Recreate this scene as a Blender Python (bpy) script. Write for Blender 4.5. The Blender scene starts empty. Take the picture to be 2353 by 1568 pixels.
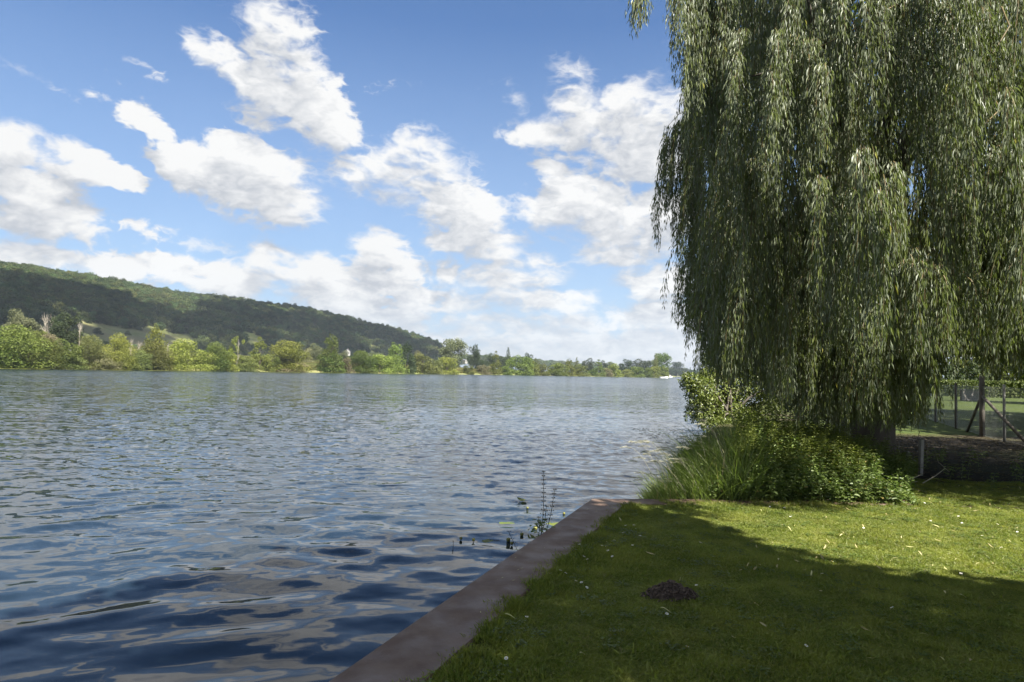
import bpy, math, random
import numpy as np
from mathutils import Vector, Matrix

sc = bpy.context.scene
col = sc.collection
R = math.radians
rng = np.random.default_rng(7)
random.seed(7)

# ------------------------------------------------------------------ camera
FP, CX, CY = 1568.7, 1176.5, 784.0          # focal length and centre in working pixels (2353 x 1567)
PITCH, ROLL, CH = R(2.573), R(1.35), 1.65
ZW = -0.45                                  # water level, lawn is z = 0
_F = np.array([0, math.cos(PITCH), math.sin(PITCH)])
_R0 = np.array([1.0, 0, 0]); _U0 = np.array([0, -math.sin(PITCH), math.cos(PITCH)])
_R = math.cos(ROLL)*_R0 + math.sin(ROLL)*_U0
_U = -math.sin(ROLL)*_R0 + math.cos(ROLL)*_U0
CAM = np.array([0, 0, CH])
cd = bpy.data.cameras.new('camera'); cam = bpy.data.objects.new('camera', cd); col.objects.link(cam)
cd.sensor_width = 36; cd.lens = 24; cd.clip_start = 0.05; cd.clip_end = 30000
M = Matrix(((_R[0], _U[0], -_F[0], 0), (_R[1], _U[1], -_F[1], 0), (_R[2], _U[2], -_F[2], CH), (0, 0, 0, 1)))
cam.matrix_world = M
sc.camera = cam

def ray(px, py):
    d = _F + (px-CX)/FP*_R - (py-CY)/FP*_U
    return d/np.linalg.norm(d)
def onz(px, py, z=0.0):
    d = ray(px, py); return CAM + d*((z-CH)/d[2])
def at(px, py, Y):                           # point at forward distance Y
    d = ray(px, py); return CAM + d*(Y/d[1])
def proj(P):                                 # (n,3) -> px, py
    q = np.atleast_2d(P) - CAM
    f = q@_F
    return CX + (q@_R)/f*FP, CY - (q@_U)/f*FP
def hz(px): return 854.5 + (px-CX)*math.tan(ROLL)
def colx(px):                                # X per unit Y for a column, read on the horizon
    d = ray(px, hz(px)); return d[0]/d[1]

# ------------------------------------------------------------------ light
SUN_EL = R(51); SUN_AZ = math.atan2(0.66, -0.75)      # azimuth from +Y towards +X, behind right of the camera
TO_SUN = np.array([math.sin(SUN_AZ)*math.cos(SUN_EL), math.cos(SUN_AZ)*math.cos(SUN_EL), math.sin(SUN_EL)])
sl = bpy.data.lights.new('sun', 'SUN'); sl.energy = 5.0; sl.angle = R(0.53); sl.color = (1.0, 0.955, 0.88)
so = bpy.data.objects.new('sun', sl); col.objects.link(so)
so.rotation_euler = Vector(TO_SUN).to_track_quat('Z', 'Y').to_euler()
sc.view_settings.view_transform = 'Standard'; sc.view_settings.look = 'None'
sc.view_settings.gamma = 1; sc.view_settings.use_curve_mapping = False
sc.view_settings.exposure = 1.65
sc.cycles.max_bounces = 6; sc.cycles.diffuse_bounces = 3; sc.cycles.glossy_bounces = 3
sc.cycles.transmission_bounces = 4; sc.cycles.transparent_max_bounces = 12; sc.cycles.volume_bounces = 0
sc.cycles.caustics_reflective = False; sc.cycles.caustics_refractive = False

# ------------------------------------------------------------------ node helpers
class NT:
    def __init__(s, nt): s.nt = nt
    def n(s, t, **k):
        nd = s.nt.nodes.new(t)
        for a, b in k.items(): setattr(nd, a, b)
        return nd
    def lk(s, a, b): s.nt.links.new(a, b)
    def put(s, sock, v):
        if isinstance(v, bpy.types.NodeSocket): s.lk(v, sock)
        elif v is not None: sock.default_value = v
    def m(s, op, a, b=None, c=None, clamp=False):
        nd = s.n('ShaderNodeMath', operation=op, use_clamp=clamp)
        for i, v in enumerate((a, b, c)): s.put(nd.inputs[i], v)
        return nd.outputs[0]
    def v(s, op, a, b=None, scale=None):
        nd = s.n('ShaderNodeVectorMath', operation=op)
        s.put(nd.inputs[0], a); s.put(nd.inputs[1], b)
        if scale is not None: s.put(nd.inputs[3], scale)
        return nd.outputs['Value'] if op in ('LENGTH', 'DOT_PRODUCT', 'DISTANCE') else nd.outputs[0]
    def rng(s, x, a, b, c=0.0, d=1.0, mode='SMOOTHSTEP'):
        nd = s.n('ShaderNodeMapRange', interpolation_type=mode)
        for i, v in enumerate((x, a, b, c, d)): s.put(nd.inputs[i], v)
        return nd.outputs[0]
    def noise(s, vec, scale, detail=4, rough=0.5, dist=0.0, out='Fac', lac=2.0):
        nd = s.n('ShaderNodeTexNoise')
        s.put(nd.inputs['Vector'], vec); nd.inputs['Scale'].default_value = scale
        nd.inputs['Detail'].default_value = detail; nd.inputs['Roughness'].default_value = rough
        nd.inputs['Distortion'].default_value = dist; nd.inputs['Lacunarity'].default_value = lac
        return nd.outputs[out]
    def mix(s, f, a, b):
        nd = s.n('ShaderNodeMix', data_type='RGBA')
        s.put(nd.inputs[0], f); s.put(nd.inputs[6], a if isinstance(a, bpy.types.NodeSocket) else (*a, 1)[:4])
        s.put(nd.inputs[7], b if isinstance(b, bpy.types.NodeSocket) else (*b, 1)[:4])
        return nd.outputs[2]
    def xyz(s, x, y, z):
        nd = s.n('ShaderNodeCombineXYZ')
        for i, v in enumerate((x, y, z)): s.put(nd.inputs[i], v)
        return nd.outputs[0]

# ------------------------------------------------------------------ sky and clouds (world)
CLOUDS = [  # px, py, rx, ry, rotation in degrees (positive = falls to the right)
 (640, 78, 84, 62, 0), (628, 140, 104, 80, 0), (680, 205, 104, 70, 20), (735, 265, 92, 62, 30), (778, 300, 58, 44, 20), (520, 140, 92, 48, 12), (455, 110, 60, 26, 10), (590, 190, 90, 50, 30),
 (325, 262, 50, 30, 0), (365, 300, 42, 20, 10),
 (400, 375, 68, 40, 8), (480, 400, 110, 60, 8), (585, 420, 130, 86, 4), (665, 455, 84, 48, 8), (545, 345, 56, 32, 10), (640, 385, 66, 40, 5), (655, 492, 60, 24, 0),
 (45, 350, 72, 52, 0), (160, 378, 96, 46, 6), (245, 402, 84, 30, 8), (70, 440, 110, 60, 0), (110, 505, 118, 60, 0), (80, 590, 120, 30, 0),
 (962, 385, 116, 78, 0), (880, 415, 104, 64, 0), (1000, 450, 108, 72, 8), (1085, 510, 96, 72, 8), (1130, 570, 100, 50, 0), (1040, 560, 70, 36, 0),
 (1325, 220, 66, 58, 0), (1450, 235, 90, 56, 0), (1550, 255, 74, 56, 0), (1420, 305, 165, 82, 0), (1250, 312, 76, 26, 0), (1470, 370, 130, 52, 0),
 (1350, 455, 110, 56, 0), (1262, 485, 80, 36, 0), (1430, 525, 145, 72, 0), (1520, 475, 74, 50, 0), (1268, 400, 42, 16, 0), (1400, 590, 100, 28, 0),
 (1180, 635, 112, 50, 0), (1525, 652, 88, 46, 0), (872, 575, 60, 44, 0), (895, 620, 96, 42, 0), (1035, 620, 30, 38, 0),
 (622, 592, 62, 46, 0), (690, 630, 100, 50, 0), (400, 612, 84, 40, 0), (530, 640, 130, 48, 0), (270, 620, 90, 34, 0), (770, 680, 120, 46, 0),
 (1320, 700, 60, 22, 0), (1000, 800, 900, 34, 2.0), (1500, 800, 700, 40, 1.4), (700, 745, 420, 34, 3), (400, 690, 260, 34, 6), (1230, 690, 150, 26, 0), (1000, 690, 140, 30, 0), (860, 720, 160, 26, 0), (1130, 745, 170, 24, 0), (1400, 742, 190, 24, 0), (1560, 725, 120, 24, 0), (1290, 790, 260, 22, 0), (1700, 760, 200, 30, 0), (900, 665, 70, 24, 0), (1760, 640, 130, 50, 0), (1900, 760, 300, 60, 0), (2200, 700, 240, 60, 0),
]
FAINT = [(345, 165, 60, 16, 20), (120, 205, 95, 16, 15), (210, 215, 40, 14, 0), (1190, 225, 55, 20, 45), (600, 255, 60, 30, 30), (430, 555, 300, 22, 8), (1160, 300, 60, 18, -20), (1130, 440, 90, 20, 10)]
def azel(px, py):
    d = ray(px, py); return math.degrees(math.atan2(d[0], d[1])), math.degrees(math.asin(d[2]))
def make_world():
    w = bpy.data.worlds.new('World'); sc.world = w; w.use_nodes = True
    nt = w.node_tree; nt.nodes.clear(); T = NT(nt)
    def cloud_group():
        g = bpy.data.node_groups.new('cloud_field', 'ShaderNodeTree')
        g.interface.new_socket('Dir', in_out='INPUT', socket_type='NodeSocketVector')
        g.interface.new_socket('Density', in_out='OUTPUT', socket_type='NodeSocketFloat')
        G = NT(g); gi = G.n('NodeGroupInput'); go = G.n('NodeGroupOutput')
        d = gi.outputs[0]
        sp = G.n('ShaderNodeSeparateXYZ'); G.lk(d, sp.inputs[0]); x, y, z = sp.outputs
        az = G.m('MULTIPLY', G.m('ARCTAN2', x, y), 57.29578)
        el = G.m('MULTIPLY', G.m('ARCSINE', z), 57.29578)
        q = G.v('MULTIPLY', d, (1, 1, 1.9))
        warp = G.v('SUBTRACT', G.noise(q, 7.0, 4, 0.62, out='Color'), (0.5, 0.5, 0.5))
        uv = G.v('ADD', G.xyz(az, el, 0), G.v('MULTIPLY', warp, (2.4, 2.4, 0)))
        def field(lst):
            cur = None
            for (px, py, rx, ry, rot) in lst:
                a, e = azel(px, py)
                k = 57.29578/FP*math.cos(R(a))**1.3
                mp = G.n('ShaderNodeMapping', vector_type='TEXTURE')
                mp.inputs['Location'].default_value = (a, e, 0)
                mp.inputs['Rotation'].default_value = (0, 0, -R(rot+ROLL*57.3))
                mp.inputs['Scale'].default_value = (rx*k, ry*k, 1)
                # a vanishing dependency on the previous blob keeps the evaluation order sequential (shader stack)
                G.lk(uv if cur is None else G.v('ADD', uv, G.v('SCALE', (1, 1, 0), scale=G.m('MULTIPLY', cur, 1e-7))), mp.inputs[0])
                l = G.v('LENGTH', mp.outputs[0])
                cur = l if cur is None else G.m('SMOOTH_MIN', cur, l, 0.12)
            return cur
        big = G.m('SUBTRACT', 1.17, field(CLOUDS)); big = G.m('MAXIMUM', G.m('MINIMUM', big, 0.62), -1.2)
        faint = G.m('SUBTRACT', 0.62, field(FAINT)); faint = G.m('MULTIPLY', G.m('MAXIMUM', faint, -1.2), 0.30)
        # the sky outside the photographed window: the same kind of scattered cumulus
        gen = G.v('DIVIDE', G.xyz(x, y, 0.0), G.xyz(G.m('ADD', G.m('ABSOLUTE', z), 0.16), G.m('ADD', G.m('ABSOLUTE', z), 0.16), 1.0))
        gn = G.m('MULTIPLY', G.m('SUBTRACT', G.noise(gen, 1.5, 3, 0.5), 0.455), 6.0)
        gn = G.m('MINIMUM', gn, 0.62)
        out = G.m('MAXIMUM', G.rng(G.m('ABSOLUTE', az), 37.5, 42.0), G.rng(el, 29.5, 33.0))
        gn = G.m('ADD', gn, G.m('MULTIPLY', G.m('SUBTRACT', out, 1.0), 4.0))
        fld = G.m('MAXIMUM', G.m('MAXIMUM', big, faint), gn)
        f1 = G.noise(q, 14.0, 7, 0.56)
        f2 = G.noise(G.v('ADD', q, G.v('MULTIPLY', warp, (0.10, 0.10, 0.10))), 21.0, 4, 0.55)
        bil = G.m('SUBTRACT', 0.30, G.m('MULTIPLY', G.m('ABSOLUTE', G.m('SUBTRACT', f2, 0.5)), 3.0))
        nz = G.m('ADD', G.m('MULTIPLY', G.m('SUBTRACT', f1, 0.5), 1.25), G.m('MULTIPLY', bil, 0.85))
        G.lk(G.m('ADD', fld, nz), go.inputs[0])
        return g
    g = cloud_group()
    tc = T.n('ShaderNodeTexCoord'); d = T.v('NORMALIZE', tc.outputs['Generated'])
    def dens(v):
        nd = T.n('ShaderNodeGroup'); nd.node_tree = g; T.lk(v, nd.inputs[0]); return nd.outputs[0]
    D0 = dens(d)
    D1 = dens(T.v('NORMALIZE', T.v('ADD', d, T.xyz(T.m('MULTIPLY_ADD', D0, 1e-7, 0.008), 0.0, 0.036))))
    sky = T.n('ShaderNodeTexSky', sky_type='NISHITA', sun_disc=False)
    sky.sun_elevation = SUN_EL; sky.sun_rotation = SUN_AZ
    sky.air_density = 1.0; sky.dust_density = 0.6; sky.ozone_density = 1.6; sky.altitude = 50
    sp = T.n('ShaderNodeSeparateXYZ'); T.lk(d, sp.inputs[0]); z = sp.outputs[2]
    skyc = T.v('MULTIPLY', sky.outputs[0], (0.046, 0.061, 0.079))
    skyc = T.mix(T.rng(z, 0.02, 0.46, 0.78, 0.0, 'LINEAR'), skyc, (0.245, 0.32, 0.415))
    soft = T.rng(T.noise(d, 5.0, 2, 0.5), 0.35, 0.65, 0.32, 0.95, 'LINEAR')
    alpha = T.rng(D0, 0.0, soft)
    diff = T.m('SUBTRACT', D0, D1)
    shade = T.rng(T.m('ADD', diff, T.m('MULTIPLY', T.m('SUBTRACT', 0.45, D0), 0.35)), -0.42, 0.42, mode='LINEAR')
    cc = T.mix(shade, (0.275, 0.29, 0.315), (0.47, 0.47, 0.467))
    base = T.mix(alpha, skyc, cc)
    hzf = T.rng(z, 0.0, 0.14, 0.50, 0.0, 'SMOOTHERSTEP')
    fin = T.mix(hzf, base, (0.275, 0.305, 0.345))
    below = T.rng(z, -0.02, 0.0)
    fin = T.mix(below, (0.10, 0.11, 0.08), fin)
    bg = T.n('ShaderNodeBackground'); T.lk(fin, bg.inputs[0]); bg.inputs[1].default_value = 0.65
    o = T.n('ShaderNodeOutputWorld'); T.lk(bg.outputs[0], o.inputs[0])
    w.cycles.sampling_method = 'MANUAL'; w.cycles.sample_map_resolution = 512
make_world()

# ------------------------------------------------------------------ mesh helpers
def tagd(o, label=None, cat=None, group=None, kind=None):
    if label: o['label'] = label
    if cat: o['category'] = cat
    if group: o['group'] = group
    if kind: o['kind'] = kind
    return o
def link(o, parent=None):
    col.objects.link(o)
    if parent is not None: o.parent = parent
    return o
def empty(name, loc=(0, 0, 0), label=None, cat=None, group=None, rz=0.0):
    o = bpy.data.objects.new(name, None); o.empty_display_size = 0.2
    o.location = loc; o.rotation_euler = (0, 0, rz); link(o); return tagd(o, label, cat, group)
def raw_mesh(name, V, groups, rnd=None, smooth=False):
    """groups: list of int arrays (n,k)"""
    me = bpy.data.meshes.new(name)
    V = np.asarray(V, dtype=np.float32)
    me.vertices.add(len(V)); me.vertices.foreach_set('co', V.ravel())
    loops = np.concatenate([np.asarray(g, dtype=np.int32).ravel() for g in groups])
    tot = np.concatenate([np.full(len(g), np.asarray(g).shape[1], dtype=np.int32) for g in groups])
    st = np.concatenate([[0], np.cumsum(tot)[:-1]]).astype(np.int32)
    me.loops.add(len(loops)); me.loops.foreach_set('vertex_index', loops)
    me.polygons.add(len(tot)); me.polygons.foreach_set('loop_start', st); me.polygons.foreach_set('loop_total', tot)
    if rnd is not None:
        a = me.attributes.new('rnd', 'FLOAT', 'POINT'); a.data.foreach_set('value', np.asarray(rnd, dtype=np.float32))
    me.polygons.foreach_set('use_smooth', np.full(len(tot), smooth))
    me.update(calc_edges=True)
    return me
def mobj(name, me, mat=None, parent=None, loc=None):
    o = bpy.data.objects.new(name, me)
    if mat is not None and len(me.materials) == 0: me.materials.append(mat)
    if loc is not None: o.location = loc
    return link(o, parent)
def unit(v): return v/np.maximum(np.linalg.norm(v, axis=-1, keepdims=True), 1e-9)
def rdir(n, g=None):
    return unit((g or rng).normal(size=(n, 3)))
def leaves(P, A, N, L, W, fold=0.25, round_=False, rnd=None):
    """leaf blades: base point, axis, normal; returns V, F, rnd"""
    n = len(P); A = unit(A); S = unit(np.cross(A, N)); N = np.cross(S, A)
    L = np.broadcast_to(L, n)[:, None]; W = np.broadcast_to(W, n)[:, None]
    if rnd is None: rnd = rng.random(n)
    if not round_:
        V = np.stack([P, P+A*L*0.42+S*W*0.5+N*W*fold, P+A*L-N*L*0.10, P+A*L*0.42-S*W*0.5+N*W*fold], 1)
        b = np.arange(n)[:, None]*4
        F = np.concatenate([b+[0, 1, 2], b+[0, 2, 3]])
        return V.reshape(-1, 3), F, np.repeat(rnd, 4)
    V = np.stack([P, P+A*L*0.28+S*W*0.46+N*W*fold, P+A*L*0.66+S*W*0.36+N*W*fold*0.6, P+A*L-N*L*0.12,
                  P+A*L*0.66-S*W*0.36+N*W*fold*0.6, P+A*L*0.28-S*W*0.46+N*W*fold], 1)
    b = np.arange(n)[:, None]*6
    F = np.concatenate([b+[0, 1, 2], b+[0, 2, 3], b+[0, 3, 4], b+[0, 4, 5]])
    return V.reshape(-1, 3), F, np.repeat(rnd, 6)
class MB:
    def __init__(s): s.V = []; s.F = []; s.r = []; s.n = 0
    def add(s, V, F, r=None):
        V = np.asarray(V, dtype=float); s.V.append(V); s.r.append(np.full(len(V), 0.5) if r is None else np.broadcast_to(r, len(V)))
        for g in (F if isinstance(F, list) else [F]): s.F.append((np.asarray(g)+s.n))
        s.n += len(V)
    def tube(s, pts, rad, k=6, r=None, cap=True):
        pts = np.asarray(pts, dtype=float); m = len(pts); rad = np.broadcast_to(rad, m)
        t = unit(np.gradient(pts, axis=0)); ref = np.array([0.31, 0.17, 0.93]) if abs(t[0, 2]) < 0.85 else np.array([0.9, 0.2, 0.1])
        a = unit(np.cross(t, ref)); b = np.cross(t, a)
        th = np.arange(k)/k*2*math.pi
        V = pts[:, None]+rad[:, None, None]*(np.cos(th)[None, :, None]*a[:, None]+np.sin(th)[None, :, None]*b[:, None])
        i = np.arange(m-1)[:, None]*k; j = np.arange(k)[None]
        F = np.stack([i+j, i+(j+1) % k, i+k+(j+1) % k, i+k+j], -1).reshape(-1, 4)
        G = [F]
        if cap and k == 4: G.append(np.array([[3, 2, 1, 0], [(m-1)*k, (m-1)*k+1, (m-1)*k+2, (m-1)*k+3]]))
        elif cap:
            G.append(np.array([[0, q+1, q] for q in range(1, k-1)]+[[(m-1)*k, (m-1)*k+q, (m-1)*k+q+1] for q in range(1, k-1)]))
        s.add(V.reshape(-1, 3), G, r)
    def box(s, lo, hi, r=None):
        x0, y0, z0 = lo; x1, y1, z1 = hi
        V = [(x0, y0, z0), (x1, y0, z0), (x1, y1, z0), (x0, y1, z0), (x0, y0, z1), (x1, y0, z1), (x1, y1, z1), (x0, y1, z1)]
        s.add(V, np.array([[0, 3, 2, 1], [4, 5, 6, 7], [0, 1, 5, 4], [1, 2, 6, 5], [2, 3, 7, 6], [3, 0, 4, 7]]), r)
    def mesh(s, name, smooth=False):
        by = {}
        for f in s.F: by.setdefault(f.shape[1], []).append(f)
        return raw_mesh(name, np.concatenate(s.V), [np.concatenate(v) for v in by.values()], np.concatenate(s.r), smooth)
    def obj(s, name, mat, parent=None, smooth=False, loc=None):
        return mobj(name, s.mesh(name, smooth), mat, parent, loc)
def ico(sub=1):
    import bmesh
    b = bmesh.new(); bmesh.ops.create_icosphere(b, subdivisions=sub, radius=1)
    V = np.array([v.co[:] for v in b.verts]); F = np.array([[v.index for v in f.verts] for f in b.faces]); b.free(); return V, F
ICO1, ICO2, ICO3 = ico(1), ico(2), ico(3)
def hashn(P, f, seed=0):                     # cheap smooth 3d noise, -1..1
    P = np.asarray(P)*f; g = np.random.default_rng(seed); s = np.zeros(len(P))
    for k in range(7):
        d = g.normal(size=3); s += np.sin(P@d*1.3+g.random()*6.28+0.7*np.sin(P@g.normal(size=3)))
    return s/3.2

# ------------------------------------------------------------------ materials
def new_mat(name):
    m = bpy.data.materials.new(name); m.use_nodes = True; m.node_tree.nodes.clear(); return m, NT(m.node_tree)
def finish(T, shader, disp=None):
    o = T.n('ShaderNodeOutputMaterial'); T.lk(shader, o.inputs[0])
def bsdf(T, c, rough=0.6, spec=0.5, normal=None, ior=None):
    b = T.n('ShaderNodeBsdfPrincipled')
    T.put(b.inputs['Base Color'], c if isinstance(c, bpy.types.NodeSocket) else (*c, 1)); T.put(b.inputs['Roughness'], rough)
    b.inputs['Specular IOR Level'].default_value = spec
    if ior: b.inputs['IOR'].default_value = ior
    if normal is not None: T.lk(normal, b.inputs['Normal'])
    return b.outputs[0]
def leaf_mat(name, ca, cb, back=None, rough=0.5, trans=0.28, spec=0.4, odd=None, patch=0.0, pscale=1.0, objvar=0.25):
    m, T = new_mat(name)
    at_ = T.n('ShaderNodeAttribute', attribute_name='rnd'); r = at_.outputs['Fac']
    c = T.mix(r, ca, cb)
    if odd is not None: c = T.mix(T.rng(r, 0.94, 0.97), c, odd)
    if patch:
        geo = T.n('ShaderNodeNewGeometry')
        c = T.mix(T.m('MULTIPLY', T.rng(T.noise(geo.outputs['Position'], pscale, 2), 0.42, 0.62), patch), c, cb)
    if objvar:
        oi = T.n('ShaderNodeObjectInfo')
        k = T.rng(oi.outputs['Random'], 0, 1, 1-objvar, 1+objvar, 'LINEAR'); c = T.v('SCALE', c, scale=k)
        hs = T.n('ShaderNodeHueSaturation'); T.lk(c, hs.inputs['Color']); T.put(hs.inputs['Hue'], T.rng(T.m('FRACT', T.m('MULTIPLY', oi.outputs['Random'], 7.3)), 0, 1, 0.5-0.03*objvar/0.25, 0.5+0.02*objvar/0.25, 'LINEAR'))
        c = hs.outputs[0]
    front = c
    if back is not None:
        geo2 = T.n('ShaderNodeNewGeometry'); c = T.mix(geo2.outputs['Backfacing'], front, back)
    s1 = bsdf(T, c, rough, spec)
    tr = T.n('ShaderNodeBsdfTranslucent'); T.lk(T.v('MULTIPLY', front, (1.3, 1.5, 0.6)), tr.inputs[0])
    ms = T.n('ShaderNodeMixShader'); ms.inputs[0].default_value = trans; T.lk(s1, ms.inputs[1]); T.lk(tr.outputs[0], ms.inputs[2])
    finish(T, ms.outputs[0]); return m
def plain_mat(name, ca, cb, scale=8, rough=0.8, bump=0.3, bscale=None, spec=0.3, detail=5, stretch=(1, 1, 1), obj=True):
    m, T = new_mat(name)
    if obj: tc = T.n('ShaderNodeTexCoord').outputs['Object']
    else: tc = T.n('ShaderNodeNewGeometry').outputs['Position']
    v = T.v('MULTIPLY', tc, stretch)
    f = T.rng(T.noise(v, scale, detail, 0.6), 0.3, 0.7)
    c = T.mix(f, ca, cb)
    nrm = None
    if bump:
        b = T.n('ShaderNodeBump'); b.inputs['Strength'].default_value = bump; b.inputs['Distance'].default_value = 0.02
        T.lk(T.noise(v, bscale or scale*3, 6, 0.65), b.inputs['Height']); nrm = b.outputs[0]
    finish(T, bsdf(T, c, rough, spec, nrm)); return m

MAT = {}
MAT['willow'] = leaf_mat('willow_leaf', (0.072, 0.098, 0.024), (0.180, 0.205, 0.062), back=(0.200, 0.225, 0.145), rough=0.46, trans=0.30, spec=0.5, odd=(0.30, 0.28, 0.05), objvar=0)
MAT['willow_twig'] = plain_mat('willow_twig', (0.17, 0.12, 0.045), (0.11, 0.085, 0.04), 3, 0.6, 0)
MAT['bark'] = plain_mat('bark', (0.055, 0.045, 0.035), (0.12, 0.105, 0.085), 5, 0.9, 0.9, 9, stretch=(1, 1, 0.25))
MAT['grey_bark'] = plain_mat('grey_bark', (0.20, 0.18, 0.15), (0.33, 0.30, 0.26), 3, 0.9, 0.5)
MAT['dead_wood'] = plain_mat('dead_wood', (0.30, 0.26, 0.20), (0.42, 0.38, 0.31), 3, 0.85, 0.3)
MAT['fresh'] = leaf_mat('fresh_leaf', (0.100, 0.135, 0.024), (0.190, 0.220, 0.046), trans=0.25, rough=0.6, spec=0.25)
MAT['mid'] = leaf_mat('mid_green_leaf', (0.062, 0.095, 0.018), (0.135, 0.165, 0.036), trans=0.25, rough=0.6, spec=0.25)
MAT['olive'] = leaf_mat('olive_leaf', (0.090, 0.108, 0.030), (0.175, 0.185, 0.060), trans=0.25, rough=0.65, spec=0.2)
MAT['yellow'] = leaf_mat('yellow_leaf', (0.125, 0.145, 0.028), (0.210, 0.220, 0.048), trans=0.25, rough=0.6, spec=0.2)
MAT['brown'] = leaf_mat('brown_twig_foliage', (0.115, 0.110, 0.055), (0.20, 0.185, 0.105), trans=0.2, rough=0.8, spec=0.1)
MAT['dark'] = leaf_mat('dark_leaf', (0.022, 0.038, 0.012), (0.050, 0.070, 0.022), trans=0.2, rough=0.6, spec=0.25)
MAT['grey'] = leaf_mat('grey_green_leaf', (0.080, 0.095, 0.045), (0.150, 0.165, 0.085), trans=0.2, rough=0.6, spec=0.25)
MAT['wood'] = leaf_mat('woodland_leaf', (0.042, 0.064, 0.020), (0.088, 0.110, 0.034), trans=0.2, rough=0.7, spec=0.15, objvar=0.42)
MAT['nettle'] = leaf_mat('nettle_leaf', (0.075, 0.120, 0.026), (0.155, 0.195, 0.052), trans=0.28, rough=0.5, odd=(0.25, 0.20, 0.07), objvar=0)
MAT['shrub'] = leaf_mat('shrub_leaf', (0.085, 0.118, 0.024), (0.190, 0.215, 0.052), trans=0.25, rough=0.42, spec=0.5, objvar=0)
MAT['reed'] = leaf_mat('reed_blade', (0.105, 0.155, 0.038), (0.210, 0.250, 0.085), trans=0.38, rough=0.5, odd=(0.32, 0.27, 0.15), objvar=0)
MAT['straw'] = leaf_mat('straw', (0.33, 0.31, 0.22), (0.44, 0.42, 0.32), trans=0.25, rough=0.7, objvar=0)
MAT['blade'] = leaf_mat('lawn_blade', (0.092, 0.132, 0.018), (0.245, 0.262, 0.060), trans=0.42, rough=0.5, odd=(0.26, 0.24, 0.10), patch=0.75, pscale=2.3, objvar=0.12)
MAT['overhead'] = leaf_mat('overhead_leaf', (0.085, 0.12, 0.025), (0.16, 0.19, 0.045), trans=0.55, rough=0.5, objvar=0)
MAT['clover'] = leaf_mat('clover_leaf', (0.060, 0.100, 0.020), (0.115, 0.150, 0.034), trans=0.2, rough=0.5, objvar=0.1)
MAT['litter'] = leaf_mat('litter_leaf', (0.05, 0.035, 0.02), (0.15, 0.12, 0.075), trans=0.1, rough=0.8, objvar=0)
MAT['hedge'] = leaf_mat('hedge_leaf', (0.060, 0.085, 0.018), (0.125, 0.150, 0.030), trans=0.2, rough=0.6, objvar=0)
MAT['pale_leaf'] = leaf_mat('pale_fallen_leaf', (0.34, 0.30, 0.12), (0.46, 0.42, 0.20), trans=0.15, rough=0.5, objvar=0.25)
MAT['soil'] = plain_mat('soil', (0.050, 0.034, 0.026), (0.130, 0.096, 0.074), 40, 0.95, 0.7, 60)
MAT['iron'] = plain_mat('rusty_iron', (0.13, 0.085, 0.06), (0.24, 0.17, 0.12), 40, 0.8, 0.4)
MAT['post'] = plain_mat('old_post', (0.070, 0.058, 0.045), (0.15, 0.13, 0.105), 6, 0.9, 0.4, stretch=(1, 1, 0.3))
MAT['concrete'] = plain_mat('concrete_post', (0.20, 0.19, 0.17), (0.30, 0.29, 0.26), 8, 0.85, 0.3)
MAT['wire'] = plain_mat('wire', (0.22, 0.23, 0.22), (0.32, 0.33, 0.32), 8, 0.5, 0)
MAT['white'] = plain_mat('white_paint', (0.72, 0.72, 0.70), (0.80, 0.80, 0.79), 2, 0.5, 0)
MAT['wall'] = plain_mat('rendered_wall', (0.27, 0.265, 0.25), (0.32, 0.31, 0.30), 1, 0.8, 0)
MAT['slate'] = plain_mat('slate_roof', (0.09, 0.09, 0.10), (0.15, 0.15, 0.16), 1, 0.6, 0)
MAT['glass'] = plain_mat('dark_glass', (0.02, 0.025, 0.03), (0.03, 0.035, 0.04), 1, 0.1, 0, spec=0.7)
MAT['stone'] = plain_mat('rubble_stone', (0.22, 0.20, 0.17), (0.38, 0.35, 0.31), 7, 0.9, 0.3)
MAT['pod'] = plain_mat('brown_pod', (0.05, 0.045, 0.03), (0.09, 0.08, 0.05), 20, 0.7, 0)
MAT['bud'] = plain_mat('lily_bud', (0.09, 0.10, 0.03), (0.20, 0.19, 0.045), 30, 0.5, 0)
MAT['petal'] = plain_mat('white_petal', (0.75, 0.75, 0.72), (0.8, 0.8, 0.78), 5, 0.6, 0)
MAT['yolk'] = plain_mat('yellow_centre', (0.6, 0.42, 0.04), (0.7, 0.5, 0.05), 5, 0.6, 0)
m_, T_ = new_mat('cloud_white'); df = T_.n('ShaderNodeBsdfDiffuse'); df.inputs[0].default_value = (0.8, 0.8, 0.8, 1); tp = T_.n('ShaderNodeBsdfTransparent')
mx = T_.n('ShaderNodeMixShader'); mx.inputs[0].default_value = 0.42; T_.lk(df.outputs[0], mx.inputs[1]); T_.lk(tp.outputs[0], mx.inputs[2]); finish(T_, mx.outputs[0]); MAT['cloud'] = m_

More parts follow.
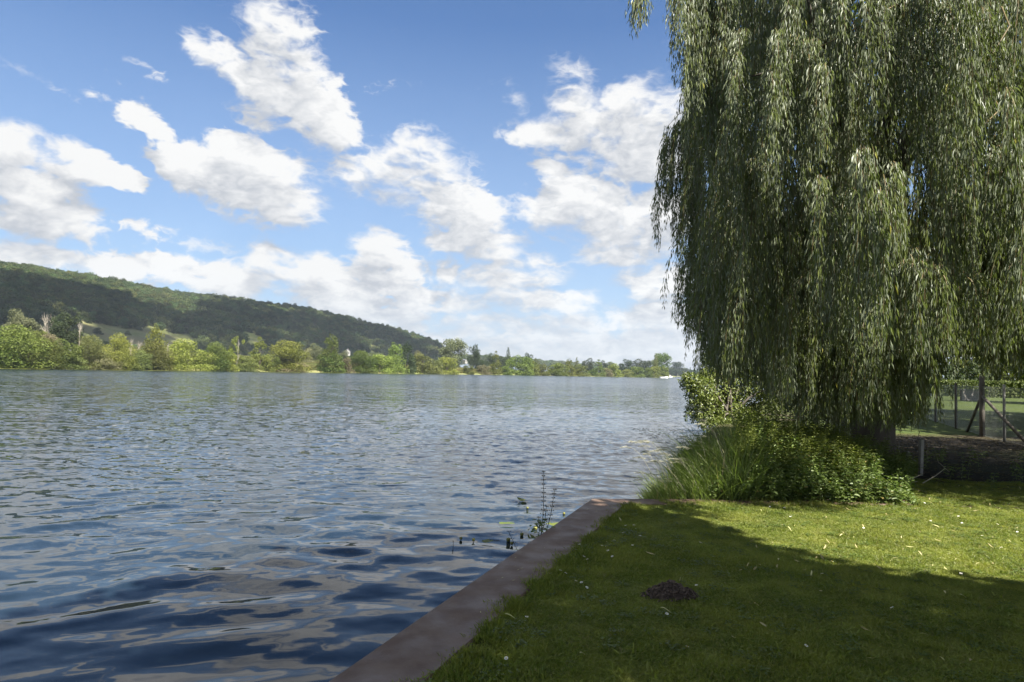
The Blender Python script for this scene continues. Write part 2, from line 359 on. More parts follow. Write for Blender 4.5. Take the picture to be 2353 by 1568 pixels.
def ground_mat(name, cols, scale, fine=60.0, bump=0.6):
    m, T = new_mat(name)
    p = T.n('ShaderNodeNewGeometry').outputs['Position']
    f = T.rng(T.noise(p, scale, 5, 0.6), 0.35, 0.65); c = T.mix(f, cols[0], cols[1])
    f2 = T.rng(T.noise(p, scale*0.23, 3), 0.45, 0.65); c = T.mix(f2, c, cols[2])
    c = T.v('SCALE', c, scale=T.rng(T.noise(p, fine, 4, 0.7), 0.25, 0.75, 0.6, 1.4, 'LINEAR'))
    b = T.n('ShaderNodeBump'); b.inputs['Strength'].default_value = bump; b.inputs['Distance'].default_value = 0.02
    T.lk(T.noise(p, fine, 5, 0.7), b.inputs['Height'])
    finish(T, bsdf(T, c, 0.9, 0.15, b.outputs[0])); return m
MAT['lawn_ground'] = ground_mat('lawn_ground', [(0.050, 0.060, 0.018), (0.075, 0.090, 0.022), (0.060, 0.050, 0.030)], 2.0)
MAT['meadow'] = ground_mat('meadow', [(0.13, 0.15, 0.045), (0.19, 0.19, 0.075), (0.16, 0.14, 0.065)], 0.06, 1.2, 0.9)
MAT['mown'] = ground_mat('mown_grass', [(0.055, 0.080, 0.018), (0.080, 0.100, 0.026), (0.065, 0.085, 0.026)], 0.5, 14.0, 0.5)

def quay_mat():
    m, T = new_mat('rusty_capping')
    p = T.n('ShaderNodeNewGeometry').outputs['Position']
    c = T.mix(T.rng(T.noise(p, 2.2, 6, 0.65), 0.35, 0.68), (0.095, 0.057, 0.039), (0.145, 0.101, 0.074))
    c = T.mix(T.m('MULTIPLY', T.rng(T.noise(p, 5.5, 8, 0.75, 0.6), 0.52, 0.72), 0.55), c, (0.175, 0.135, 0.115))
    c = T.mix(T.m('MULTIPLY', T.rng(T.noise(p, 1.1, 4, 0.6), 0.56, 0.7), 0.5), c, (0.11, 0.048, 0.034))
    c = T.mix(T.rng(T.noise(p, 150, 2, 0.5), 0.71, 0.78), c, (0.30, 0.27, 0.22))
    c = T.mix(T.rng(T.noise(p, 90, 2, 0.5), 0.30, 0.24), c, (0.030, 0.024, 0.022))
    b = T.n('ShaderNodeBump'); b.inputs['Strength'].default_value = 0.35; b.inputs['Distance'].default_value = 0.004
    T.lk(T.noise(p, 45, 8, 0.7), b.inputs['Height'])
    finish(T, bsdf(T, c, T.rng(T.noise(p, 4, 4), 0.3, 0.7, 0.48, 0.72), 0.35, b.outputs[0])); return m
MAT['quay'] = quay_mat()

def water_mat():
    m, T = new_mat('river_water')
    p = T.n('ShaderNodeNewGeometry').outputs['Position']
    sp = T.n('ShaderNodeSeparateXYZ'); T.lk(p, sp.inputs[0])
    dist = T.v('LENGTH', T.v('MULTIPLY', p, (1, 1, 0)))
    q = T.v('ADD', p, T.v('SCALE', T.v('SUBTRACT', T.noise(p, 0.6, 2, out='Color'), (0.5, 0.5, 0.5)), scale=0.8))
    q = T.v('MULTIPLY', q, (0.55, 1.0, 1.0))
    def sl(scale, det, k):                        # slopes of the ripples, independent of viewing distance
        c_ = T.v('SUBTRACT', T.noise(q, scale, det, 0.5, out='Color'), (0.5, 0.5, 0.5))
        return T.v('SCALE', T.v('MULTIPLY', c_, (0.55, 1.0, 0.0)), scale=k)
    gust = T.rng(T.noise(T.v('MULTIPLY', p, (0.30, 1, 1)), 0.075, 3, 0.55), 0.33, 0.67, 0.6, 1.3)
    kf = T.m('MULTIPLY', T.m('ADD', T.rng(dist, 5.0, 20.0, 0.11, 0.62, 'LINEAR'), T.rng(dist, 25.0, 110.0, 0.0, 0.45, 'LINEAR')), gust)
    km = T.m('MULTIPLY', T.m('ADD', T.rng(dist, 12.0, 40.0, 0.0, 0.50, 'LINEAR'), T.rng(dist, 40.0, 150.0, 0.0, 0.5, 'LINEAR')), gust)
    geo = T.n('ShaderNodeNewGeometry')
    nn = T.v('NORMALIZE', T.v('ADD', geo.outputs['Normal'], T.v('ADD', T.v('ADD', sl(7.0, 2, kf), sl(1.6, 2, km)), sl(0.35, 2, T.rng(dist, 35.0, 160.0, 0.0, 0.42, 'LINEAR')))))
    rough = T.rng(dist, 15.0, 160.0, 0.03, 0.14, 'LINEAR')
    c = T.mix(T.rng(T.noise(p, 0.05, 3), 0.35, 0.65), (0.009, 0.017, 0.026), (0.013, 0.022, 0.029))
    finish(T, bsdf(T, c, rough, 0.5, nn, ior=1.333)); return m
MAT['water'] = water_mat()

# ================================================================== TERRAIN
# far bank: columns (working-pixel x) -> depth of the waterline, rise of the meadow, hill
WLX = [-900, 20, 300, 500, 760, 900, 1200, 1400, 1530, 1560, 1700, 3400]
WLY = [838, 848, 851.3, 853.3, 857, 859, 862.6, 866.2, 868.4, 865.8, hz(1700)+2.2, hz(3400)+2.2]
CRX = [-900, -300, 20, 120, 180, 330, 420, 500, 700, 830, 900, 960, 1000, 1030, 1045]
CRY = [590, 596, 614, 630, 636, 664, 680, 688, 713, 743, 759, 775, 790, 812, 830]
def bank_depth(px):
    return onz(px, float(np.interp(px, WLX, WLY)), ZW)[1]
COLS = np.arange(-900, 3301, 30.0)
BD = np.array([bank_depth(c) for c in COLS])
CXX = np.array([colx(c) for c in COLS])
def rise(px): return float(np.interp(px, [0, 300, 700, 1050, 1250, 1500], [7.0, 7.5, 5.6, 3.2, 1.6, 0.8]))
def hill_base(px): return float(np.interp(px, [-900, 20, 500, 1045], [330, 400, 620, 980]))
def hill_crest(px): return float(np.interp(px, [-900, 20, 500, 1045], [880, 950, 1120, 1330]))
def crest_z(px, Y):
    p = at(px, float(np.interp(px, CRX, CRY)), Y); return p[2]-4.0
def ground_far(px, Y):
    d0 = float(np.interp(px, COLS, BD)); s = Y-d0; k = d0/155.0
    z = rise(px)*float(np.interp(s, [0, 2.5*k, 8*k, 30*k, 60*k, 130*k], [0.0, 0.10, 0.2, 0.55, 0.88, 1.0])) + ZW + min(max(s/1.0, -1), 0.35)
    if px < 1060:
        hb, hc = hill_base(px), hill_crest(px)
        t = (Y-hb)/(hc-hb)
        if t > 0:
            zc = max(crest_z(px, hc), z)
            tt = min(t, 1.0); prof = 0.30*tt*tt*(3-2*tt)+0.70*tt**0.85
            zz = z+(zc-z)*prof
            if t > 1: zz = zc+10*math.sin(min((t-1)*2.2, 1.2))-(t-1)*0.0
            fade = min(1.0, max(0.0, (1060-px)/25)); z = z+(zz-z)*fade
    return z
def make_far_bank():
    offs = [-3, 0, 0.6, 2.5, 8, 18, 30, 45, 60, 90, 130]
    rows = []
    for c, d0, cx in zip(COLS, BD, CXX):
        k = d0/155.0
        Ys = [d0+o*k for o in offs]
        hb, hc = max(hill_base(c), Ys[-1]*1.03), hill_crest(c)
        hc = max(hc, hb*1.2)
        Ys += list(np.linspace(hb, hc, 26)) + [hc*1.06, hc*1.15, hc*1.5, max(hc*2.2, 4000), 12000]
        r = []
        for i, Y in enumerate(Ys):
            z = ground_far(c, Y) if Y < hc*2.1 else (ground_far(c, hc*1.05)*0.6 if i == len(Ys)-2 else 5.0)
            if i == 0: z = ZW-1.2
            r.append((cx*Y, Y, z))
        rows.append(r)
    V = np.array(rows); n, m = V.shape[:2]
    V[:, 5:-5, 2] += hashn(V[:, 5:-5].reshape(-1, 3)*[1, 1, 0], 0.03, 4).reshape(n, -1)*0.35
    i = np.arange(n-1)[:, None]*m; j = np.arange(m-1)[None]
    F = np.stack([i+j, i+m+j, i+m+j+1, i+j+1], -1).reshape(-1, 4)
    o = mobj('far_bank', raw_mesh('far_bank', V.reshape(-1, 3), [F], smooth=True), MAT['meadow']); o['kind'] = 'structure'
make_far_bank()

# right bank: a polygon with an edge falling into the water
CORNER = onz(1360, 1150); EDGE0 = onz(790, 1548)
u = unit(CORNER-EDGE0); EDGE_S = EDGE0-u*9.0                  # quay edge carries on behind the camera
BW = 0.47                                                     # width of the capping
nrm = np.array([u[1], -u[0], 0.0])                            # towards the lawn
FARDIR = unit(onz(1940, 1151.5)-CORNER)
QEND = CORNER+FARDIR*4.4
fn = np.array([FARDIR[1], -FARDIR[0], 0.0])                   # towards the lawn
SHORE = [CORNER+FARDIR*0.75+[0, .05, 0], onz(1545, 1075, ZW), onz(1620, 1015, ZW), onz(1675, 968, ZW), onz(1740, 935, ZW), onz(1830, 905, ZW), onz(1930, 893, ZW)]
SHORE = [np.array([p[0], p[1], 0]) for p in SHORE]
def make_right_bank():
    a = EDGE_S+nrm*0.06; b = CORNER+nrm*0.06-u*0.06; c = CORNER+FARDIR*0.75-[0, .06, 0]
    top = [a, b, c]+[p+np.array([0.25, 0.0, 0]) for p in SHORE]
    top = np.array(top); low = top.copy()
    low[:, 2] = -1.6
    push = np.zeros_like(low); push[4:, 0] = -0.9; low += push
    top[:, 2] = -0.012; top[3:, 2] = -0.05
    far = np.array([[400, 420, 0], [400, -60, 0], [EDGE_S[0]+1, -60, 0]], dtype=float); far[:, 2] = -0.012
    last = top[-1].copy(); far = np.vstack([[last[0]+120, 400, -0.012], far])
    n = len(top)
    # fan the top as strips reaching to the right
    cx = []
    V = list(top)+list(low)
    F4 = [[i, i+1, n+i+1, n+i] for i in range(n-1)]
    xs = [0.8, 2, 4, 7, 12, 20, 40, 90, 300]
    base = len(V); K = len(xs)
    for p in top:
        for x in xs:
            q = p+np.array([x, 0, 0]); q[2] = -0.012
            V.append(q)
    F4 += [[i+1, i, base+i*K, base+(i+1)*K] for i in range(n-1)]
    for i in range(n-1):
        for j in range(K-1):
            F4.append([base+i*K+j+1, base+(i+1)*K+j+1, base+(i+1)*K+j, base+i*K+j][::-1] if False else [base+(i+1)*K+j, base+i*K+j, base+i*K+j+1, base+(i+1)*K+j+1])
    V = np.array(V)
    o = mobj('river_bank_ground', raw_mesh('river_bank_ground', V, [np.array(F4)]), MAT['lawn_ground']); o['kind'] = 'structure'
make_right_bank()

# river surface: real wave relief close by, one sheet out to the horizon
def make_water():
    na, nd = 430, 440
    az = np.radians(np.linspace(-50, 50, na)); dd = 1.2*(46/1.2)**np.linspace(0, 1, nd)
    A, D = np.meshgrid(az, dd, indexing='ij'); X = D*np.sin(A); Y = D*np.cos(A)
    P = np.stack([X, Y], -1).reshape(-1, 2)
    g = np.random.default_rng(11); h = np.zeros(len(P))
    warp = np.stack([np.sin(P[:, 1]*0.9+1.3*np.sin(P[:, 0]*0.55))*0.35, np.sin(P[:, 0]*0.8+1.1*np.sin(P[:, 1]*0.6+2))*0.30], -1)
    Q = P+warp
    dist = np.linalg.norm(P, axis=1)
    for k in range(64):
        lam = 0.17*(1.15/0.17)**g.random(); kk = 2*math.pi/lam
        th = R(97)+g.normal()*0.52
        sl_ = 0.0165*(lam/0.7)**0.06*g.uniform(0.4, 1.3)
        if lam < 0.45: w = np.clip((dist-3.0)/8, 0.22, 1.0)
        else: w = 1.0
        h += w*(sl_/kk)*np.sin(kk*(Q[:, 0]*math.cos(th)+Q[:, 1]*math.sin(th))+g.random()*6.28)
    amp = np.clip((46-dist)/14, 0, 1)
    z = ZW+h*amp
    V = np.column_stack([P, z]).tolist()
    i = np.arange(na-1)[:, None]*nd; j = np.arange(nd-1)[None]
    F = np.stack([i+j, i+j+1, i+nd+j+1, i+nd+j], -1).reshape(-1, 4)
    n0 = len(V); ring = []
    # outer fan from the rim of the relief to the far distance, and the part beside and behind the camera
    outer = [0.5, 1.2]
    rim = [i_*nd+nd-1 for i_ in range(na)]
    V += [(math.sin(a)*9000, math.cos(a)*9000, ZW) for a in az]
    F2 = [[rim[i_], n0+i_, n0+i_+1, rim[i_+1]] for i_ in range(na-1)]
    a0 = az[0]; b0 = len(V)
    V += [(0, -0.4, ZW), (-60, -40, ZW), (-9000, -40, ZW), (1.5, -40, ZW)]
    e0 = 0; e1 = nd-1
    F3 = [[b0, e0, b0+1], [b0+1, e0, e1]]
    F2 += [[b0+1, e1, n0, b0+2]]
    F3 += [[b0, b0+1, b0+3]]
    cen = [i_*nd for i_ in range(na)]
    F3 += [[b0, cen[i_+1], cen[i_]] for i_ in range(na-1)]
    F = np.concatenate([F, np.array(F2)])
    me = raw_mesh('river', np.array(V), [F, np.array(F3)], smooth=True)
    o = mobj('river', me, MAT['water']); o['kind'] = 'structure'
    import bmesh
    bm = bmesh.new(); bm.from_mesh(me); bmesh.ops.recalc_face_normals(bm, faces=bm.faces)
    up = sum(f.normal.z for f in list(bm.faces)[:200])
    if up < 0: bmesh.ops.reverse_faces(bm, faces=bm.faces)
    bm.to_mesh(me); bm.free()
make_water()

# ================================================================== QUAY
def prism(poly, z0, z1, bev=0.012):
    """closed prism over a polygon (counter-clockwise) with a small chamfer at the top edge"""
    n = len(poly); P = np.array(poly)[:, :2]
    c = P.mean(0)
    ins = []
    for i in range(n):
        a, b, d = P[i-1], P[i], P[(i+1) % n]
        e1 = (b-a)/np.linalg.norm(b-a); e2 = (d-b)/np.linalg.norm(d-b)
        n1 = np.array([-e1[1], e1[0]]); n2 = np.array([-e2[1], e2[0]]); s_ = n1+n2
        ins.append(b+s_/max(1e-6, (1+n1@n2))*bev)
    ins = np.array(ins)
    V = [(*p, z0) for p in P]+[(*p, z1-bev) for p in P]+[(*p, z1) for p in ins]
    F4 = [[i, (i+1) % n, n+(i+1) % n, n+i] for i in range(n)]+[[n+i, n+(i+1) % n, 2*n+(i+1) % n, 2*n+i] for i in range(n)]
    return V, F4, [[2*n+i for i in range(n)]]
quay = empty('quay_wall', tuple(CORNER*[1, 1, 0]+[0, 0, ZW-0.4]), 'L-shaped rusty brown steel capped quay edge between the river and the lawn', 'quay')
LOC = np.array(quay.location)
def quay_piece(name, poly, z0, z1, mat):
    V, F4, Ft = prism(poly, z0, z1); V = np.array(V)-LOC
    me = raw_mesh(name, V, [np.array(F4), np.array(Ft)]); mobj(name, me, mat, quay)
FW = 0.36
miter = CORNER+nrm*BW-u*(-(BW)*0)                            # inner corner
Amat = np.array([u[:2], -FARDIR[:2]]).T
rhs = (CORNER+fn*FW)[:2]-(CORNER+nrm*BW)[:2]
tt = np.linalg.solve(Amat, rhs); INNER = (CORNER+nrm*BW)+u*tt[0]
quay_piece('capping_beam', [EDGE_S, EDGE_S+nrm*BW, INNER, CORNER], -0.16, 0.022, MAT['quay'])
g_ = 0.004
quay_piece('capping_beam', [CORNER+FARDIR*g_, INNER+FARDIR*g_, QEND+fn*FW, QEND], -0.16, 0.021, MAT['quay'])
mb = MB()                                                    # corrugated sheet piling under the capping
def piling(a, b, inn):
    L = np.linalg.norm(b-a); d = (b-a)/L; n = int(L/0.12)
    pts = []
    for i in range(n+1):
        off = 0.05+(0.09 if (i//2) % 2 else 0.0); pts.append(a+d*min(i*0.12, L)+inn*off)
    V = [p*[1, 1, 0]+[0, 0, -0.162] for p in pts]+[p*[1, 1, 0]+[0, 0, -1.2] for p in pts]; m_ = len(pts)
    mb.add(np.array(V)-LOC, np.array([[i, i+1, m_+i+1, m_+i] for i in range(m_-1)]))
piling(EDGE_S, CORNER, nrm); piling(CORNER, QEND, fn)
mb.obj('sheet_piling', MAT['iron'], quay)

# mooring ring on the far arm
rp = onz(1778, 1150); ring = empty('mooring_ring', tuple(rp*[1, 1, 0]+[0, 0, 0.02]), 'rusty iron mooring hoop standing on the far arm of the quay', 'mooring ring')
mb = MB(); a_ = np.linspace(-0.25, math.pi+0.25, 22)
mb.tube(np.column_stack([0.047*np.cos(a_), 0*a_, 0.045+0.05*np.sin(a_)]), 0.0085, 8); mb.obj('hoop', MAT['iron'], ring, True)
mb = MB(); mb.box((-0.07, -0.035, 0), (0.07, 0.035, 0.008)); mb.obj('base_plate', MAT['iron'], ring)

# ================================================================== FAR TREES
def crown_mesh(name, kind, n, seed, card=0.05):
    """foliage of unit height (0..1) and unit width, as lobes covered with leaf clumps"""
    g = np.random.default_rng(seed)
    lobes = []
    if kind == 'bush':
        for _ in range(26):
            a = g.random()*6.28; h = g.uniform(0.05, 0.86); rr = 0.36*math.sqrt(max(0.05, 1-((h-0.32)/0.62)**2))*g.random()**0.5
            lobes.append((rr*math.cos(a), rr*math.sin(a), h, g.uniform(0.10, 0.19)))
        lobes += [(0.33*math.cos(a), 0.33*math.sin(a), 0.10, 0.15) for a in np.linspace(0, 5.3, 6)]
    elif kind == 'round':
        for _ in range(26):
            a = g.random()*6.28; h = g.uniform(0.2, 0.9); rr = 0.36*math.sqrt(max(0.05, 1-((h-0.55)/0.42)**2))*g.random()**0.4
            lobes.append((rr*math.cos(a), rr*math.sin(a), h, g.uniform(0.10, 0.17)))
    elif kind == 'cone':
        for _ in range(34):
            a = g.random()*6.28; h = g.random()**1.25*0.92+0.04; rr = 0.40*(1-h)**0.75*(0.5+0.6*g.random())
            lobes.append((rr*math.cos(a), rr*math.sin(a), h, 0.045+0.13*(1-h)*g.uniform(0.7, 1.2)))
    elif kind == 'poplar':
        for _ in range(30):
            a = g.random()*6.28; h = g.uniform(0.06, 0.93); rr = 0.30*math.sin(math.pi*min(h*0.9+0.12, 1))*g.random()
            lobes.append((rr*math.cos(a), rr*math.sin(a), h, 0.05+0.14*math.sin(math.pi*min(h*0.9+0.12, 1))*g.uniform(0.6, 1)))
    elif kind == 'open':
        for _ in range(16):
            a = g.random()*6.28; h = g.uniform(0.25, 0.95); rr = 0.42*g.random()**0.5*math.sin(math.pi*min(h, 0.93)*0.95)
            lobes.append((rr*math.cos(a), rr*math.sin(a), h, g.uniform(0.05, 0.11)))
    elif kind == 'fir':
        for h in np.linspace(0.08, 0.97, 13):
            for a in np.arange(5)*1.257+h*9: lobes.append((0.33*(1-h)*math.cos(a), 0.33*(1-h)*math.sin(a), h, 0.035+0.12*(1-h)))
    L = np.array(lobes); wgt = L[:, 3]**2; idx = g.choice(len(L), n, p=wgt/wgt.sum())
    d = unit(g.normal(size=(n, 3))+[0, 0, 0.25]); rad = L[idx, 3]*(1-0.35*g.random(n)**2)*(1+0.18*hashn(d*3+idx[:, None]*1.7, 1.5, seed))
    P = L[idx, :3]+d*rad[:, None]*[1, 1, 0.85]
    # stray shoots
    P[: n//14] += unit(d[: n//14]+[0, 0, 0.5])*g.random((n//14, 1))*0.06
    P[:, 2] = np.clip(P[:, 2], 0.0, 1.04)
    A = unit(d*0.5+g.normal(size=(n, 3))*0.8+[0, 0, -0.1]); N = unit(d+g.normal(size=(n, 3))*0.55)
    per = np.clip(0.5+0.35*hashn(L[idx, :3], 3.0, seed+1)+g.normal(size=n)*0.18, 0, 0.93)
    per[: n//70] = 0.98
    V, F, r = leaves(P, A, N, card*g.uniform(0.6, 1.3, n), card*0.8*g.uniform(0.6, 1.3, n), 0.15, rnd=per)
    return raw_mesh(name, V, [F], r)
CR = {}
for k_, n_, c_ in (('bush', 5200, 0.042), ('round', 5200, 0.040), ('cone', 4600, 0.036), ('poplar', 3000, 0.040), ('open', 1500, 0.036), ('fir', 3000, 0.038)):
    CR[k_] = [crown_mesh(k_+'_crown', k_, n_, 100+7*i+len(k_), c_) for i in range(3)]
CR['bush_wide'] = [crown_mesh('bush_crown', 'bush', 13000, 500+i, 0.026) for i in range(2)]
def branchy(seed, n=16, h=1.0, spread=0.35, r0=0.022, lean=0.0):
    g = np.random.default_rng(seed); mb = MB()
    t = np.linspace(0, 1, 6); tr = np.column_stack([lean*t**2+0.03*np.sin(t*5+seed), 0.02*np.sin(t*4), t*h*0.85]); mb.tube(tr, r0*(1-0.75*t), 5)
    for i in range(n):
        s = g.uniform(0.25, 0.95); b = np.array([np.interp(s, t, tr[:, q]) for q in range(3)]); a = g.random()*6.28
        L = spread*g.uniform(0.5, 1.1)*(1.2-s*0.6); d = np.array([math.cos(a), math.sin(a), g.uniform(0.5, 1.6)]); d /= np.linalg.norm(d)
        tt_ = np.linspace(0, 1, 4)[:, None]; pts = b+d*L*tt_+np.array([0, 0, 1])*L*0.2*tt_**2+g.normal(size=3)*0.03*tt_**2
        mb.tube(pts, r0*0.42*(1-0.8*tt_[:, 0]), 4)
        for _ in range(3):
            s2 = g.uniform(0.3, 0.95); b2 = b+d*L*s2; d2 = unit(d+g.normal(size=3)*0.6)
            mb.tube([b2, b2+d2*L*0.22, b2+d2*L*0.4+[0, 0, 0.02]], [r0*0.2, r0*0.14, r0*0.04], 3)
    return mb.mesh('bare_branches')
TRUNKS = [branchy(i, 9, 0.95, 0.3) for i in range(3)]
TRUNKS_D = [branchy(i, 9, 0.95, 0.3) for i in range(3)]
for t_ in TRUNKS: t_.materials.append(MAT['grey_bark'])
for t_ in TRUNKS_D: t_.materials.append(MAT['bark'])
DEADT = [branchy(20+i, 26, 1.05, 0.42, 0.02) for i in range(2)]
def w_guess(wpx, d0): return wpx*d0/FP*0.22
def far_tree(px, ytop, wpx, kind, mat, label, cat='tree', back=0.0, name=None, ybase=None, trunk=0, sink=0.0, group=None, crownfrac=1.0):
    d0 = float(np.interp(px, COLS, BD))
    Y = d0*(1.0+back)+ (0.6+wpx*d0/FP*0.30 if back == 0 else 0)
    z0 = ground_far(px, Y)-sink
    if ybase is not None and back == 0: z0 = ZW
    if back == 0: z0 = ZW-0.1; Y = d0+0.2+w_guess(wpx, d0)
    x = colx(px)*Y
    ztop = at(px, ytop, Y)[2]; h = max(1.0, ztop-z0); w = wpx*Y/FP
    name = name or {'bush': 'bush', 'round': 'broadleaf_tree', 'cone': 'alder_tree', 'poplar': 'poplar_tree', 'open': 'sapling', 'fir': 'fir_tree'}.get(kind, 'tree')
    t = empty(name, (x, Y, z0), label, cat, group, rz=random.random()*6.28)
    if kind == 'dead':
        o = mobj('bare_branches', DEADT[trunk % 2], mat, t); o.scale = (w*1.1, w*1.1, h)
        return t
    me = random.choice(CR['bush_wide'] if kind == 'bush' and wpx > 60 else CR[kind])
    key = (me.name, mat.name)
    if key not in CRM:
        c = me.copy(); c.materials.clear(); c.materials.append(mat); CRM[key] = c
    o = bpy.data.objects.new('crown', CRM[key]); link(o, t); o.scale = (w*1.38, w*1.38, h*crownfrac); o.location = (0, 0, h*(1-crownfrac))
    pale = kind == 'open'
    o2 = mobj('trunk', random.choice(TRUNKS if pale else TRUNKS_D), None, t)
    if not o2.data.materials: o2.data.materials.append(MAT['grey_bark'] if pale else MAT['bark'])
    o2.scale = (w*0.9, w*0.9, h*(0.97 if pale else 0.8))
    return t
CRM = {}
F_, Mm, O_, Y_, B_, D_, G_ = (MAT[k] for k in ('fresh', 'mid', 'olive', 'yellow', 'brown', 'dark', 'grey'))
# --- front row on the far bank, left to right
FT = [
 (36, 748, 130, 'bush', Mm, 'wide mid green bush at the far left end of the opposite bank'),
 (92, 778, 84, 'bush', Mm, 'dark-shaded bush sloping to the water beside the leftmost big bush'),
 (148, 781, 58, 'round', Mm, 'ragged alder bush in front of the pale roofed vehicle'),
 (30, 812, 60, 'bush', F_, 'bright low bush overhanging the water at the far left corner'),
 (165, 806, 60, 'bush', O_, 'low olive shrub at the waterline under the ragged alder bush'),
 (205, 770, 62, 'bush', O_, 'olive bush with a dark hollow right of the ragged alder bush'),
 (228, 810, 78, 'bush', B_, 'tangle of pale brown twigs hanging to the water on the left bank'),
 (262, 766, 68, 'bush', Y_, 'yellow topped bush between the brown tangle and the slender poplar'),
 (290, 812, 50, 'bush', Mm, 'low green bush below the yellow topped bush'),
 (354, 741, 52, 'poplar', Y_, 'tallest slender yellow green sapling poplar on the left half of the far bank'),
 (350, 785, 70, 'bush', O_, 'bushy olive skirt below the slender yellow poplar'),
 (322, 800, 44, 'bush', O_, 'small rusty olive bush left of the slender yellow poplar foot'),
 (432, 780, 98, 'bush', F_, 'broad rounded fresh green bush with a dark hollow at its foot'),
 (385, 815, 50, 'bush', F_, 'low bright bush leaning on the water left of the broad rounded bush'),
 (486, 786, 66, 'bush', Mm, 'upright mid green bush right of the broad rounded bush'),
 (520, 800, 44, 'bush', F_, 'small light bush left of the pale-stemmed sapling'),
 (545, 768, 38, 'open', Y_, 'thin sapling with pale trunk and yellowish tufts'),
 (556, 818, 50, 'bush', O_, 'low olive scrub at the foot of the pale-stemmed sapling'),
 (596, 774, 50, 'cone', F_, 'conical bright green alder right of the pale-stemmed sapling'),
 (625, 812, 34, 'bush', Mm, 'small dark green bush between the bright alder and the domed willow'),
 (658, 783, 86, 'bush', Y_, 'dome shaped yellowish willow shrub with brown lower twigs'),
 (648, 820, 84, 'bush', B_, 'brown dead twigs skirting the domed willow shrub'),
 (760, 759, 52, 'cone', Mm, 'tallest conical alder in the middle of the far bank'),
 (758, 806, 60, 'bush', Mm, 'leafy base bush around the foot of the tallest alder'),
 (797, 822, 30, 'bush', B_, 'small brown twiggy shrub just right of the tallest alder'),
 (832, 806, 62, 'bush', Mm, 'rounded dark bush halfway between tallest alder and the paired trees'),
 (872, 812, 60, 'bush', F_, 'light green spreading bush left of the paired trees'),
 (908, 780, 52, 'cone', F_, 'left and brighter of the paired alder trees'),
 (934, 778, 40, 'cone', D_, 'right and darker of the paired alder trees'),
 (970, 812, 46, 'bush', O_, 'dark olive bush right of the mown gap after the paired trees'),
 (995, 822, 40, 'bush', O_, 'low olive bush beside the dark olive bush after the paired trees'),
 (1026, 818, 44, 'bush', F_, 'light green bush in front of the grey green tree'),
 (1076, 836, 22, 'bush', Mm, 'tiny dark bush alone in the meadow gap'),
 (1112, 836, 32, 'bush', B_, 'pinkish brown bush right of the tiny meadow bush'),
 (1138, 806, 30, 'cone', Mm, 'narrow green tree right of the pinkish bush'),
 (1160, 838, 30, 'bush', F_, 'low bright bush between the narrow tree and the wide yellow bush'),
 (1194, 812, 56, 'bush', F_, 'wide yellow green rounded bush on the middle right of the far bank'),
 (1222, 826, 30, 'bush', Mm, 'green bush attached to the right side of the wide yellow green bush'),
 (1244, 833, 30, 'bush', F_, 'small domed bush right of the wide rounded bush'),
 (1278, 834, 44, 'bush', F_, 'long low bush left of the feathery pale tree'),
 (1307, 820, 26, 'cone', F_, 'feathery pale green tree on the receding bank'),
 (1335, 834, 38, 'bush', O_, 'olive pinkish domed bush right of the feathery pale tree'),
 (1330, 848, 22, 'bush', F_, 'tiny bright bush at the water below the olive pinkish bush'),
 (1374, 826, 36, 'cone', Mm, 'dark green spreading tree on the receding bank'),
 (1395, 846, 24, 'bush', B_, 'brownish low bush just right of the dark spreading tree'),
 (1414, 836, 32, 'bush', Y_, 'yellow bush between the dark spreading tree and the far end'),
 (1438, 848, 26, 'bush', O_, 'pale olive low bush right of the yellow bush'),
 (1463, 841, 30, 'bush', F_, 'round green bush third from the river end of the far bank'),
 (1487, 844, 20, 'bush', Mm, 'shaded small bush second group from the river end'),
 (1503, 840, 32, 'bush', F_, 'pale bush below the tall end tree'),
 (1526, 842, 22, 'round', Mm, 'last round green tree at the river end of the far bank'),
]
for a_ in FT: far_tree(*a_, cat='bush' if a_[3] == 'bush' else 'tree', group='bushes and trees lining the far river bank')
